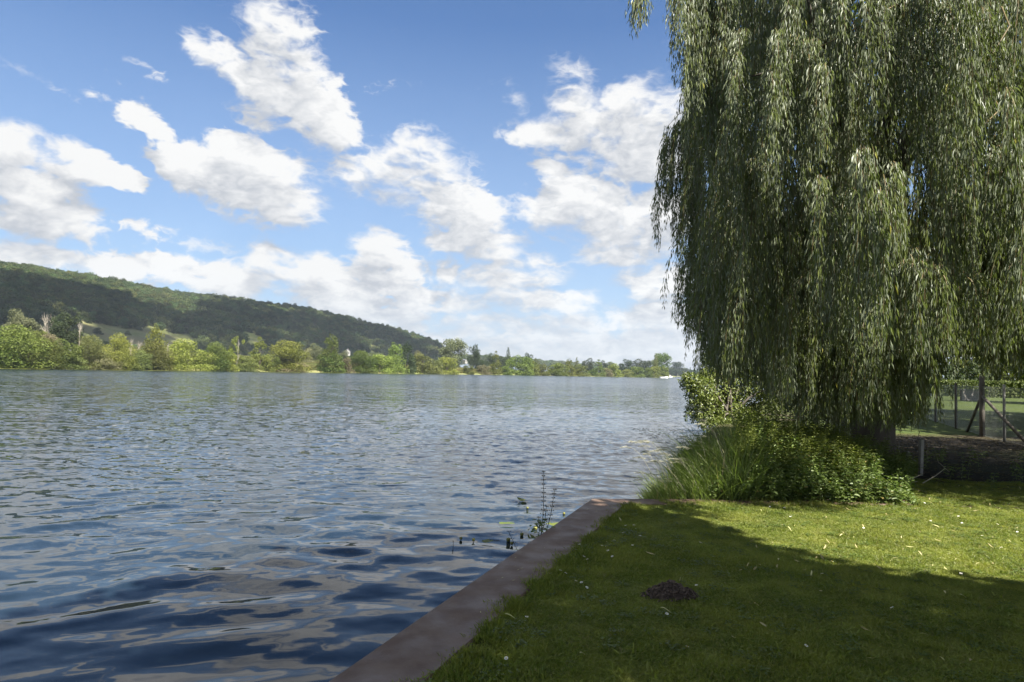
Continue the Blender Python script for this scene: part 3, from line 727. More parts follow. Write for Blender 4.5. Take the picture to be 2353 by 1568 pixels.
# --- second row, further back
BT = [
 (36, 712, 60, 'round', G_, 'grey green tree at the left frame edge behind the bank bushes', .35),
 (62, 735, 46, 'round', G_, 'lower grey green tree behind the bank bushes near the left edge', .36),
 (84, 756, 40, 'bush', Mm, 'low green shrub in front of the bleached dead trees', .25),
 (150, 719, 56, 'round', D_, 'large dense dark green tree between two bleached dead trees', .24),
 (126, 724, 30, 'round', D_, 'shorter left half of the dense dark tree on the left bank', .25),
 (115, 767, 46, 'bush', B_, 'pinkish brown shrub in front of the dense dark tree', .18),
 (190, 762, 30, 'bush', G_, 'grey shrub right of the dense dark tree', .24),
 (723, 790, 30, 'round', G_, 'pale silvery willow behind the tallest alder on its left', .30),
 (705, 800, 26, 'bush', B_, 'pinkish twiggy shrub left of the silvery willow', .22),
 (790, 806, 26, 'round', G_, 'silvery rounded tree in front of the small gabled house', .28),
 (855, 808, 50, 'bush', G_, 'silvery willow scrub behind the rounded dark bush', .2),
 (960, 806, 24, 'bush', B_, 'pinkish shrub in the gap behind the paired trees', .2),
 (1040, 779, 56, 'round', G_, 'tall grey green spreading tree where the wooded hill ends', .16),
 (1088, 793, 26, 'round', D_, 'dark round topped tree right of the grey green spreading tree', .32),
 (1095, 791, 14, 'poplar', D_, 'dark narrow poplar behind the dark round topped tree', .34),
 (1105, 825, 26, 'bush', D_, 'dark hedge-like shrubs near the white building', .3),
 (1125, 812, 26, 'round', D_, 'dark tree between the poplar and the narrow green tree', .45),
 (1167, 799, 24, 'fir', D_, 'pointed dark fir tree standing above the far bank bushes', .25),
 (1155, 820, 30, 'round', D_, 'dark low tree left of the pointed fir', .3),
 (1212, 812, 26, 'round', D_, 'dark round crown rising behind the wide yellow green bush', .3),
 (1232, 824, 16, 'round', G_, 'greyish willow crown behind the small domed bush', .35),
 (1325, 821, 16, 'poplar', G_, 'pale pair of small poplars above the olive pinkish bush', .5),
 (1352, 824, 26, 'round', D_, 'dark distant crown left of the dark spreading tree', .5),
 (1384, 829, 22, 'round', D_, 'dark distant crown right of the dark spreading tree', .5),
 (1400, 832, 24, 'round', G_, 'greyish distant crown above the yellow bush', .5),
 (1440, 826, 30, 'round', D_, 'left crown of the dark distant clump near the river end', .4),
 (1462, 826, 34, 'round', D_, 'middle crown of the dark distant clump near the river end', .42),
 (1486, 829, 30, 'round', D_, 'right crown of the dark distant clump near the river end', .4),
 (1506, 811, 18, 'poplar', Mm, 'tall upright poplar leading the clump at the river end', .06),
 (1520, 812, 38, 'round', Mm, 'broad tall tree closing the far bank at the river end', .07),
]
for a_ in BT: far_tree(*a_[:6], back=a_[6], cat='bush' if a_[3] == 'bush' else 'tree', group='trees standing behind the far bank bushes')
DT = [(100, 722, 34, 0, .25, 'bleached bare dead tree left of the dense dark tree'), (116, 724, 24, 1, .26, 'second bleached dead tree touching the dense dark tree'),
      (180, 738, 26, 1, .22, 'bleached dead tree right of the dense dark tree'), (318, 785, 22, 0, .02, 'leaning pale dead stem left of the slender yellow poplar'),
      (383, 790, 18, 1, .02, 'pale dead stem between the slender poplar and broad rounded bush'), (300, 778, 16, 0, .1, 'small bare twigs above the yellow topped bush')]
for px, yt, w_, k_, b_, lb in DT: far_tree(px, yt, w_, 'dead', MAT['dead_wood'], lb, 'dead tree', b_, name='dead_tree', trunk=k_, group='bleached dead trees on the far bank')
# shrubs dotted over the bare slope under the wood
for px, yb, w_, lb in [(222, 768, 26, 'largest dark shrub on the bare slope under the wood'), (291, 770, 17, 'small round shrub alone on the bare slope'),
                       (316, 761, 18, 'right shrub of the trio on the bare slope'), (325, 752, 12, 'upper tiny shrub of the trio on the bare slope'),
                       (296, 757, 22, 'left shrub of the trio on the bare slope')]:
    Y = 470.0
    for _ in range(60):
        if proj([colx(px)*Y, Y, ground_far(px, Y)])[1][0] < yb: break
        Y += 6
    z0 = ground_far(px, Y); w = w_*Y/FP
    t = empty('bush', (colx(px)*Y, Y, z0-0.5), lb, 'bush', 'shrubs dotted on the bare slope')
    me = CR['bush'][0].copy(); me.materials.clear(); me.materials.append(MAT['wood']); o = bpy.data.objects.new('crown', me); link(o, t); o.scale = (w, w, w*0.62)
    o2 = mobj('trunk', TRUNKS[0], None, t); o2.scale = (w*.7, w*.7, w*.5)

# ---- distant dark trees past the river bend, and low wooded rise behind the bank
NT_ = [(1541, 846, 26, 'round', 'dark tree line start just right of the moored white boats'), (1556, 832, 26, 'round', 'tallest dark round tree past the river bend'),
       (1572, 846, 24, 'round', 'dark tree right of the tallest round tree past the bend'), (1586, 844, 8, 'poplar', 'thin poplar pair far past the river bend'),
       (1592, 850, 24, 'round', 'low dark tree below the thin poplars past the bend'), (1605, 834, 13, 'poplar', 'dark pointed tree nearest the willow past the bend'),
       (1618, 848, 28, 'round', 'dark tree half hidden by the near shrub past the bend'), (1648, 846, 34, 'round', 'dark tree seen through the willow strands past the bend')]
for px, yt, w_, kd, lb in NT_:
    Y = 1150.0+random.random()*120; x = colx(px)*Y; z0 = ZW+0.3
    h = at(px, yt, Y)[2]-z0; w = w_*Y/FP
    t = empty('poplar_tree' if kd == 'poplar' else 'broadleaf_tree', (x, Y, z0), lb, 'tree', 'dark trees past the river bend')
    key = ('bend', kd)
    if key not in CRM:
        c = CR[kd][1].copy(); c.materials.clear(); c.materials.append(MAT['dark']); CRM[key] = c
    o = bpy.data.objects.new('crown', CRM[key]); link(o, t); o.scale = (w*1.3, w*1.3, h); o2 = mobj('trunk', TRUNKS[1], None, t); o2.scale = (w, w, h)

# ---- geometry-node scatter for the masses nobody could count
def gn_scatter(name, pts, rot, scl, variants, mat=None, label=None, seed=0, tilt=None):
    """points (n,3), z-rotation (n,), scale (n,3); instances of the variant meshes, one 'stuff' object"""
    me = bpy.data.meshes.new(name); me.vertices.add(len(pts)); me.vertices.foreach_set('co', np.asarray(pts, dtype=np.float32).ravel())
    e = np.zeros((len(pts), 3), dtype=np.float32); e[:, 2] = rot
    if tilt is not None: e[:, :2] = tilt
    a = me.attributes.new('rot', 'FLOAT_VECTOR', 'POINT'); a.data.foreach_set('vector', e.ravel())
    a = me.attributes.new('scl', 'FLOAT_VECTOR', 'POINT'); a.data.foreach_set('vector', np.asarray(scl, dtype=np.float32).ravel())
    a = me.attributes.new('idx', 'INT', 'POINT'); a.data.foreach_set('value', np.random.default_rng(seed).integers(0, len(variants), len(pts)).astype(np.int32))
    o = bpy.data.objects.new(name, me); link(o); o['kind'] = 'stuff'
    if label: o['label'] = label
    ng = bpy.data.node_groups.new(name+'_scatter', 'GeometryNodeTree')
    ng.interface.new_socket('Geometry', in_out='INPUT', socket_type='NodeSocketGeometry')
    ng.interface.new_socket('Geometry', in_out='OUTPUT', socket_type='NodeSocketGeometry')
    T = NT(ng); gi = T.n('NodeGroupInput'); go = T.n('NodeGroupOutput')
    def attr(nm, ty):
        nd = T.n('GeometryNodeInputNamedAttribute', data_type=ty); nd.inputs[0].default_value = nm; return nd.outputs[0]
    join = T.n('GeometryNodeGeometryToInstance')
    for v in variants:
        vo = bpy.data.objects.new(name+'_piece', v)          # geometry source, referenced only by the node tree
        oi = T.n('GeometryNodeObjectInfo'); oi.inputs[0].default_value = vo
        if mat is not None and not v.materials: v.materials.append(mat)
        T.lk(oi.outputs['Geometry'], join.inputs[0])
    ip = T.n('GeometryNodeInstanceOnPoints'); T.lk(gi.outputs[0], ip.inputs['Points']); T.lk(join.outputs[0], ip.inputs['Instance'])
    ip.inputs['Pick Instance'].default_value = True; T.lk(attr('idx', 'INT'), ip.inputs['Instance Index'])
    T.lk(attr('rot', 'FLOAT_VECTOR'), ip.inputs['Rotation']); T.lk(attr('scl', 'FLOAT_VECTOR'), ip.inputs['Scale'])
    T.lk(ip.outputs[0], go.inputs[0])
    md = o.modifiers.new('scatter', 'NODES'); md.node_group = ng
    return o
def inpoly(x, y, poly):
    c = False; j = len(poly)-1
    for i in range(len(poly)):
        if (poly[i][1] > y) != (poly[j][1] > y) and x < (poly[j][0]-poly[i][0])*(y-poly[i][1])/(poly[j][1]-poly[i][1])+poly[i][0]: c = not c
        j = i
    return c
BARE = [[(182, 744), (215, 741), (262, 752), (300, 757), (345, 745), (372, 762), (440, 768), (452, 800), (182, 800)], [(560, 768), (600, 776), (640, 795), (560, 795)]]
WOODV = [crown_mesh('wood_crown', 'round', 900, 300+i, 0.085) for i in range(4)]+[crown_mesh('wood_crown', 'bush', 800, 310+i, 0.085) for i in range(2)]
pts, scl = [], []
tries = 0
g = np.random.default_rng(5)
while len(pts) < 6200 and tries < 16000:
    tries += 1
    px = g.uniform(-260, 1050); hb, hc = hill_base(px), hill_crest(px)
    t_ = g.random()**0.9*1.08-0.02; Y = hb+(hc-hb)*t_; z = ground_far(px, Y); x = colx(px)*Y
    qx, qy = proj([x, Y, z]); qx, qy = qx[0], qy[0]
    if any(inpoly(qx, qy, b) for b in BARE): continue
    low = qy > 770 and g.random() < 0.25
    if low: continue
    s = g.uniform(8, 15)*(0.75 if t_ < 0.15 else 1)
    pts.append((x, Y, z-s*0.22)); scl.append((s*g.uniform(0.9, 1.25), s*g.uniform(0.9, 1.25), s*g.uniform(0.8, 1.15)))
gn_scatter('woodland', pts, g.random(len(pts))*6.28, scl, WOODV, MAT['wood'], 'mixed broadleaf wood covering the long hill', 3)
# low wooded rise on the skyline in the middle, and beyond the bend
pts, scl = [], []
for _ in range(700):
    px = g.uniform(1050, 1540); Y = g.uniform(1500, 2300)
    top = float(np.interp(px, [1050, 1200, 1250, 1300, 1400, 1540], [812, 820, 826, 829, 842, 850]))
    ztop = at(px, top+g.uniform(0, 10), Y)[2]; s = g.uniform(12, 20)
    pts.append((colx(px)*Y, Y, max(2.0, ztop-s))); scl.append((s*1.5, s*1.5, s))
for _ in range(160):
    px = g.uniform(1536, 2400); Y = g.uniform(1250, 1450); s = g.uniform(9, 15)
    pts.append((colx(px)*Y, Y, ZW)); scl.append((s*1.6, s*1.6, s))
gn_scatter('distant_woodland', pts, g.random(len(pts))*6.28, scl, WOODV, MAT['wood'], 'distant wooded rise low on the horizon', 4)
# meadow scrub: mixed low growth between and behind the bank bushes, and reeds at the waterline
TUFT = []
for i in range(4):
    n = 420; gg = np.random.default_rng(40+i); P = np.column_stack([gg.normal(size=n)*0.34, gg.normal(size=n)*0.34, np.zeros(n)])
    A = unit(np.column_stack([gg.normal(size=n)*0.35, gg.normal(size=n)*0.35, np.ones(n)])); N = rdir(n, gg)
    V, F, r = leaves(P, A, N, gg.uniform(0.5, 1.0, n), 0.06, 0.1); TUFT.append(raw_mesh('meadow_tuft', V, [F], r))
MAT['meadow_tuft'] = leaf_mat('meadow_tuft', (0.12, 0.14, 0.035), (0.24, 0.23, 0.10), trans=0.3, rough=0.8, spec=0.1, objvar=0.35)
pts, scl = [], []
for _ in range(5200):
    px = g.uniform(-60, 1535); d0 = float(np.interp(px, COLS, BD)); k = d0/155
    Y = d0+(2.5+g.random()**1.6*110)*k; s = g.uniform(0.45, 1.0)*k**0.7
    pts.append((colx(px)*Y, Y, ground_far(px, Y)-0.1)); scl.append((s*1.6, s*1.6, s))
gn_scatter('meadow_grass', pts, g.random(len(pts))*6.28, scl, TUFT, MAT['meadow_tuft'], 'tall meadow grass and reeds on the far bank', 5)

# ---- buildings, vehicle, boats, pylon on the far side
def house(px, py_base, wpx, Y, h, label, rz=0.0, roofh=0.45):
    x = colx(px)*Y; z0 = at(px, py_base, Y)[2]; w = wpx*Y/FP
    t = empty('house', (x, Y, z0), label, 'house', rz=rz)
    d = w*1.5
    mb = MB(); rh = w*roofh
    V = [(-w/2, 0, 0), (w/2, 0, 0), (w/2, d, 0), (-w/2, d, 0), (-w/2, 0, h), (w/2, 0, h), (w/2, d, h), (-w/2, d, h), (0, 0, h+rh), (0, d, h+rh)]
    mb.add(V, [np.array([[0, 1, 5, 4], [1, 2, 6, 5], [2, 3, 7, 6], [3, 0, 4, 7]]), np.array([[4, 5, 8], [6, 7, 9]])]); mb.obj('wall', MAT['wall'], t)
    mb = MB(); e = w*0.08; th = 0.25
    for s in (-1, 1):
        a = np.array([[0, -e, h+rh+th], [0, d+e, h+rh+th], [s*(w/2+e), d+e, h-e*0.9+th], [s*(w/2+e), -e, h-e*0.9+th]]); b = a-[0, 0, th*0.9]
        mb.add(np.vstack([a, b]), np.array([[0, 1, 2, 3], [7, 6, 5, 4], [0, 3, 7, 4], [1, 5, 6, 2], [2, 6, 7, 3]]))
    rf = mb.obj('roof', MAT['slate'], t); mb = MB(); mb.box((w*0.1, d*0.5, h+rh*0.5), (w*0.2, d*0.5+w*0.12, h+rh*1.35)); mb.obj('chimney', MAT['wall'], rf)
    for wx in (-0.22, 0.22):
        mb = MB(); mb.box((wx*w-w*0.08, -0.06, h*0.45), (wx*w+w*0.08, -0.003, h*0.8)); mb.obj('window', MAT['glass'], t)
house(798, 818, 11, 400, 2.6, 'small pale gabled house peeking above the trees right of the tallest alder', 0.35)
house(1071, 836, 7, 620, 3.0, 'white house half hidden between the grey green tree and dark poplar', 0.8, 0.3)
def vehicle():
    px, Y = 163, 215.0; z0 = ground_far(px, Y); x = colx(px)*Y
    t = empty('parked_van', (x, Y, z0), 'pale parked vehicle half hidden behind the ragged alder bush', 'van', rz=0.1)
    prof = np.array([(-2.3, 0.35), (2.3, 0.35), (2.35, 0.95), (1.5, 1.12), (0.9, 1.75), (-2.0, 1.85), (-2.35, 1.2)])
    mb = MB(); n = len(prof); V = [(p[0], y, p[1]) for y in (-0.9, 0.9) for p in prof]
    F = [[i, (i+1) % n, n+(i+1) % n, n+i] for i in range(n)]
    me = raw_mesh('body', np.array(V), [np.array(F), np.array([list(range(n))[::-1], list(range(n, 2*n))])]); mobj('body', me, MAT['white'], t)
    mb = MB(); mb.add([(1.46, -0.8, 1.2), (1.46, 0.8, 1.2), (0.98, 0.75, 1.7), (0.98, -0.75, 1.7)], np.array([[0, 1, 2, 3]])); mb.V[0] = mb.V[0]+[0.04, 0, 0.02]; mb.obj('windscreen', MAT['glass'], t)
    mb = MB(); mb.box((-1.8, -0.915, 1.2), (0.8, -0.903, 1.65)); mb.obj('window', MAT['glass'], t)
    for wx in (-1.5, 1.5):
        for wy in (-0.85, 0.85):
            mb = MB(); a = np.linspace(0, 6.283, 13)[:-1]; mb.tube([(wx, wy-0.1, 0.33), (wx, wy+0.1, 0.33)], 0.33, 14); mb.obj('wheel', MAT['glass'], t)
vehicle()
def boat(px, py, L, label, cabin):
    p = onz(px, py, ZW); t = empty('moored_boat', (p[0], p[1], ZW), label, 'boat', 'boats moored at the river end', rz=0.25)
    n = 9; s = np.linspace(-1, 1, n); w = 0.19*L*np.sqrt(np.clip(1-np.maximum(s, 0)**2.5, 0.0, 1))*(1-0.15*(s < -0.9))
    V = []
    for i in range(n):
        sh = 0.16*L*(1+0.3*max(s[i], 0)); V += [(s[i]*L/2, -w[i], sh), (s[i]*L/2, -w[i]*0.7, -0.05*L), (s[i]*L/2, w[i]*0.7, -0.05*L), (s[i]*L/2, w[i], sh)]
    F = []
    for i in range(n-1):
        a, b = i*4, i*4+4; F += [[a, b, b+1, a+1], [a+1, b+1, b+2, a+2], [a+2, b+2, b+3, a+3], [a+3, b+3, b, a]]
    F += [[0, 1, 2, 3]]
    mobj('hull', raw_mesh('hull', np.array(V), [np.array(F)]), MAT['white'], t)
    if cabin:
        mb = MB(); mb.box((-0.25*L, -0.14*L, 0.165*L), (0.12*L, 0.14*L, 0.36*L)); cb = mb.obj('cabin', MAT['white'], t)
        mb = MB(); mb.box((-0.2*L, -0.146*L, 0.24*L), (0.08*L, -0.1415*L, 0.32*L)); mb.obj('window', MAT['glass'], cb)
    else:
        mb = MB(); mb.box((0.0, -0.13*L, 0.168*L), (0.05*L, 0.13*L, 0.24*L)); mb.obj('windscreen', MAT['glass'], t)
boat(1526, 869.4, 6.5, 'low flat white boat, left of the two at the river end', False)
boat(1537.5, 867.8, 7.0, 'white cabin boat, right of the two at the river end', True)
Y = 1900.0; px = 1572
t = empty('pylon', (colx(px)*Y, Y, 0), 'thin lattice pylon far beyond the river bend', 'pylon'); hh = at(px, 834, Y)[2]
mb = MB()
for sx in (-1, 1):
    for sy in (-1, 1): mb.tube([(sx*3, sy*3, 0), (sx*0.6, sy*0.6, hh*0.8), (0, 0, hh)], 0.35, 4)
for i in range(8):
    z = hh*i/9; w = 3-2.4*min(1, z/(hh*0.8)); mb.tube([(-w, -w, z), (w, -w*0.9, z+hh/9)], 0.2, 3)
mb.obj('lattice', MAT['wire'], t)
mb = MB()
for z in (0.72, 0.84): mb.tube([(-5, 0, hh*z), (5, 0, hh*z)], 0.3, 4)
mb.obj('cross_arm', MAT['wire'], t)
# thin line of floating weed along the far waterline
mb = MB()
for a_, b_ in ((-40, 110), (235, 300), (330, 470), (600, 690), (720, 790), (860, 985)):
    for px in np.arange(a_, b_, 3.0):
        c = onz(px, float(np.interp(px, WLX, WLY))+0.9+0.3*math.sin(px), ZW); w = 3.2*c[1]/FP
        mb.add([(c[0]-w, c[1]-0.8, ZW+0.12), (c[0]+w, c[1]-0.9, ZW+0.12), (c[0]+w, c[1]+1.4, ZW+0.14), (c[0]-w, c[1]+1.5, ZW+0.14)], np.array([[0, 1, 2, 3]]), random.random())
o = mb.obj('floating_weed', MAT['fresh']); o['kind'] = 'stuff'; o['label'] = 'thin mats of weed floating along the far waterline'

# ---- the cloud that shades the hill (high overhead, above the frame)
mb = MB(); g = np.random.default_rng(9)
for _ in range(420):
    px = g.uniform(-500, 1150); hb, hc = hill_base(px)-10, hill_crest(px)+40; t_ = g.random()*1.05
    Y = hb+(hc-hb)*t_; z = ground_far(px, Y); qx, qy = proj([colx(px)*Y, Y, z]); qx, qy = qx[0], qy[0]
    crest = float(np.interp(px, CRX, CRY))
    if -60 < qx < 470 and qy < crest+28+max(0, (qx-200))*0.10+6*math.sin(qx*0.05): continue
    if qx < 480 and qy > 790: continue
    P = np.array([colx(px)*Y, Y, z])+TO_SUN*1250; P[2] = 950+(P[2]-950)*0.25
    # slide along the sun direction so the shadow stays where it belongs
    k = (P[2]-z)/TO_SUN[2]; P = np.array([colx(px)*Y, Y, z])+TO_SUN*k
    rr = g.uniform(24, 44); V, F = ICO1
    V = V*(1+0.25*hashn(V+g.random()*9, 2.0, 3)[:, None])*rr*[1, 1, 0.7]+P
    mb.add(V, F)
o = mb.obj('cloud', MAT['cloud'], None, True); o['kind'] = 'structure'
#@@NEAR
# ================================================================== LAWN
INX = lambda p: float((np.array(p[:2])-CORNER[:2])@nrm[:2])   # distance from the outer quay edge
INF = lambda p: float((np.array(p[:2])-CORNER[:2])@fn[:2])    # distance from the far quay edge
def lawn_patch(seed, n=520, hgt=0.036, spread=0.17):
    g = np.random.default_rng(seed)
    P = np.column_stack([g.uniform(-spread, spread, n), g.uniform(-spread, spread, n), np.full(n, -0.004)])
    lean = g.normal(size=(n, 2))*0.85
    A = unit(np.column_stack([lean, np.ones(n)])); H = hgt*g.uniform(0.5, 1.25, n); S = unit(np.cross(A, rdir(n, g)))
    W = g.uniform(0.0018, 0.0040, n)[:, None]
    mid = P+A*H[:, None]*0.55; tip = P+A*H[:, None]+np.column_stack([lean*0.35*H[:, None], -0.15*H])
    V = np.stack([P-S*W, P+S*W, mid+S*W*0.8, tip, mid-S*W*0.8], 1).reshape(-1, 3); b = np.arange(n)[:, None]*5
    rr = np.clip(0.45+g.normal(size=n)*0.25, 0, 0.93); rr[g.random(n) < 0.06] = 0.99
    return raw_mesh('lawn_patch', V, [b+[0, 1, 2], b+[0, 2, 4], b+[4, 2, 3]], np.repeat(rr, 5))
def clover_patch(seed, n=26):
    g = np.random.default_rng(seed); P = []; A = []; N = []; c = np.column_stack([g.normal(size=n)*0.045, g.normal(size=n)*0.045, g.uniform(0.018, 0.034, n)])
    for i in range(n):
        a0 = g.random()*6.28
        for k in range(3):
            a = a0+k*2.09; P.append(c[i]); A.append((math.cos(a), math.sin(a), 0.15)); N.append((g.normal()*0.25, g.normal()*0.25, 1))
    V, F, r = leaves(np.array(P), np.array(A), unit(np.array(N)), 0.013, 0.013, 0.05, True, rnd=np.repeat(g.random(n), 3)); return raw_mesh('clover_patch', V, [F], r)
def inner_edge(p):                            # ragged inner margin of the capping
    w = 0.035*math.sin(p[1]*5.1)+0.03*math.sin(p[1]*13.7+1)+0.02*math.sin(p[1]*31)
    return INX(p) > BW+0.05+w and (p[0] > QEND[0]-0.15 or INF(p) > FW-0.12+0.05*math.sin(p[0]*4.3)+0.04*math.sin(p[0]*11)+max(0, p[0]-3.4)*-0.02)
MOLE = onz(1541, 1372); BARES = [(onz(1245, 1387), 0.13), (onz(1130, 1490), 0.10), (onz(1218, 1362), 0.06)]
VW = [lawn_patch(60+i) for i in range(5)]
pts, rots, scl = [], [], []; cp, cs = [], []
g = np.random.default_rng(21)
step = 0.125
for yy in np.arange(2.2, 11.8, step):
    for xx in np.arange(-2.2, 9.6, step):
        if yy > 9.3 and xx < 5.6: continue
        if xx > yy*0.86+0.6: continue
        p = (xx+g.uniform(-.05, .05), yy+g.uniform(-.05, .05), 0)
        if not inner_edge(p): continue
        if math.hypot(p[0]-MOLE[0], (p[1]-MOLE[1])*1.1) < 0.15: continue
        if any(math.hypot(p[0]-b[0], p[1]-b[1]) < r*g.uniform(0.6, 1.1) for b, r in BARES): continue
        n_ = hashn([[p[0], p[1], 0]], 1.3, 8)[0]
        edge = INX(p) < BW+0.22
        y0_ = 8.9 if xx < 5.8 else 10.1
        if yy > y0_ and g.random() < (yy-y0_)/1.5: continue
        h = 1+0.30*n_+0.35*hashn([[p[0], p[1], 2]], 5.0, 18)[0]+(0.55*g.random() if edge else 0)
        pts.append(p); scl.append((1, 1, h))
        if g.random() < 0.15+0.30*(hashn([[p[0], p[1], 3]], 2.2, 12)[0] > 0.1)+0.25*edge: cp.append((p[0], p[1], 0.002)); cs.append((0.7+0.4*g.random(),)*3)
gn_scatter('lawn_grass', pts, g.random(len(pts))*6.28, scl, VW, MAT['blade'], 'short mown lawn grass beside the quay', 1)
gn_scatter('clover', cp, g.random(len(cp))*6.28, cs, [clover_patch(70+i) for i in range(4)], MAT['clover'], 'clover and small broad leaves in the lawn', 2)
# longer tufts and rosettes on the quay edge
def tuft_mesh(seed, n=46, h=0.10, w=0.005, lean=0.55, name='tuft'):
    g = np.random.default_rng(seed); P = np.column_stack([g.normal(size=n)*0.035, g.normal(size=n)*0.035, np.zeros(n)])
    A = unit(np.column_stack([g.normal(size=n)*lean, g.normal(size=n)*lean, np.ones(n)])); N = rdir(n, g)
    V, F, r = leaves(P, A, N, h*g.uniform(0.5, 1.2, n), w*g.uniform(0.7, 1.6, n), 0.1); return raw_mesh(name, V, [F], r)
TV = [tuft_mesh(80+i) for i in range(4)]+[tuft_mesh(90+i, 18, 0.075, 0.017, 1.1) for i in range(2)]
pts, scl = [], []
for _ in range(330):
    s_ = g.uniform(0.2, 6.6); p = CORNER-u*s_+nrm*(BW+0.03+abs(g.normal())*0.07+0.035*math.sin(s_*5))
    dens_ = 0.5+0.5*math.sin(s_*2.3+1)*math.sin(s_*5.1)
    if g.random() > 0.35+0.6*dens_: continue
    if any(math.hypot(p[0]-b[0], p[1]-b[1]) < r for b, r in BARES): continue
    pts.append((p[0], p[1], 0)); k_ = g.uniform(0.35, 0.8)*(0.7+0.5*dens_); scl.append((k_*1.2, k_*1.2, k_))
for cx_, cy_, n_ in ((1185, 1392, 16), (1240, 1352, 20), (1268, 1330, 12), (1300, 1300, 14), (1345, 1262, 10), (1400, 1205, 14), (1450, 1172, 16), (1150, 1418, 5), (1120, 1470, 8), (1075, 1520, 8)):
    for _ in range(n_):
        p = onz(cx_+g.normal()*14, cy_+g.normal()*8); pts.append((p[0], p[1], 0.0)); k_ = g.uniform(0.4, 0.85); scl.append((k_*1.2, k_*1.2, k_))
for _ in range(260):                         # plantain and daisy rosettes and taller wisps anywhere in the turf
    p = onz(g.uniform(1050, 2350), g.uniform(1165, 1560))
    if not inner_edge(p) or math.hypot(p[0]-MOLE[0], p[1]-MOLE[1]) < 0.22: continue
    pts.append((p[0], p[1], 0.004)); k_ = g.uniform(0.35, 0.7); scl.append((k_*1.3, k_*1.3, k_*0.9))
for _ in range(150):
    px = g.uniform(1500, 2120); p = onz(px, 1163+g.normal()*4+max(0, px-2000)*0.02); pts.append((p[0], p[1], 0)); k_ = g.uniform(0.4, 0.9); scl.append((k_, k_, k_))
gn_scatter('edge_weeds', pts, g.random(len(pts))*6.28, scl, TV, MAT['blade'], 'longer grass tufts and weeds along the quay edge', 6)

# molehill
BND_ = [(1.30, 8.55), (1.95, 8.2), (2.2, 7.2), (2.65, 6.1), (3.4, 5.75), (4.2, 5.5), (5.2, 5.3), (6.2, 4.2), (6.5, 1.5), (5.0, -2.5), (0, -3.5), (-4.5, -1), (-5, 3.5), (-2.5, 7.0), (-0.5, 8.8)]
mh = empty('molehill', (MOLE[0], MOLE[1], 0), 'small dark molehill of crumbly soil in the shaded lawn', 'molehill')
mb = MB(); n = 26; th = np.linspace(0, 6.283, n+1)[:-1]; rings = 7; V = []
for k in range(rings):
    t_ = k/(rings-1)
    for a in th:
        rr = 0.165*(1-t_)**0.85+0.002; rr *= 1+0.16*math.sin(2*a+1)+0.07*math.sin(5*a)
        V.append((rr*math.cos(a)*1.08, rr*math.sin(a)*0.85, -0.02+0.125*t_**0.8))
V = np.array(V); V += hashn(V, 34, 3)[:, None]*0.007
i = np.arange(rings-1)[:, None]*n; j = np.arange(n)[None]
mb.add(V, np.stack([i+j, i+(j+1) % n, i+n+(j+1) % n, i+n+j], -1).reshape(-1, 4)); mb.obj('soil_heap', MAT['soil'], mh, True)
mb = MB(); g = np.random.default_rng(31)
for _ in range(420):
    a = g.random()*6.28; q = g.random()**0.6; rr = 0.185*q*(1+0.16*math.sin(2*a+1)); z = 0.118*max(0, 1-q)**0.85+g.random()*0.008
    if 0.3 < a < 1.6 and q < 0.5: z -= 0.012
    s_ = g.uniform(0.004, 0.013)*(1.3 if g.random() < 0.12 else 1)
    V, F = ICO1; V = V*(1+0.3*g.normal(size=(len(V), 1)))*s_*[1, 1, 0.8]+[rr*math.cos(a)*1.08, rr*math.sin(a)*0.85, z]; mb.add(V, F)
o = mb.obj('clods', MAT['soil'], mh); o['kind'] = 'stuff'

# daisies and fallen willow leaves, each one a thing
def daisy_proto():
    mb = MB(); k = 12; a = np.arange(k)/k*6.283
    for x in a: mb.add([(0.002*math.cos(x), 0.002*math.sin(x), 0), (0.009*math.cos(x-.2), 0.009*math.sin(x-.2), 0.001), (0.011*math.cos(x), 0.011*math.sin(x), 0.001), (0.009*math.cos(x+.2), 0.009*math.sin(x+.2), 0.001)], np.array([[0, 1, 2, 3]]))
    pm = mb.mesh('petals'); pm.materials.append(MAT['petal'])
    mb = MB(); V, F = ICO1; mb.add(V*[0.0034, 0.0034, 0.002]+[0, 0, 0.0015], F); ym = mb.mesh('flower_centre'); ym.materials.append(MAT['yolk'])
    mb = MB(); mb.tube([(0, 0, -0.05), (0.002, 0, -0.02), (0, 0, 0)], 0.0008, 4); sm = mb.mesh('stem'); sm.materials.append(MAT['clover'])
    return pm, ym, sm
PM, YM, SM = daisy_proto()
spots = [(1418, 1163), (1345, 1290), (1352, 1297), (1333, 1262), (1322, 1272), (1436, 1216), (1455, 1214), (1430, 1232), (1462, 1226), (1470, 1240), (1410, 1250), (1392, 1256), (1382, 1262), (1395, 1275), (1405, 1290), (1452, 1262), (1300, 1330), (1290, 1322), (1325, 1345), (1333, 1352), (1350, 1361), (1262, 1330),
         (2128, 1162), (2200, 1195), (2230, 1225), (2258, 1238), (1770, 1170), (1800, 1174), (1740, 1192), (1718, 1199), (1815, 1196), (1850, 1218), (1798, 1216), (1955, 1200), (1985, 1222), (2095, 1190), (2140, 1206), (2164, 1222), (2210, 1212), (2290, 1214), (2302, 1218), (2320, 1240), (2340, 1232), (2076, 1180), (1890, 1330), (2210, 1330), (1912, 1300), (1888, 1372), (1700, 1320), (1598, 1358), (1210, 1433), (1165, 1530), (1535, 1425), (1850, 1500), (2300, 1268), (1640, 1290), (1610, 1255), (1580, 1500), (2050, 1408)]
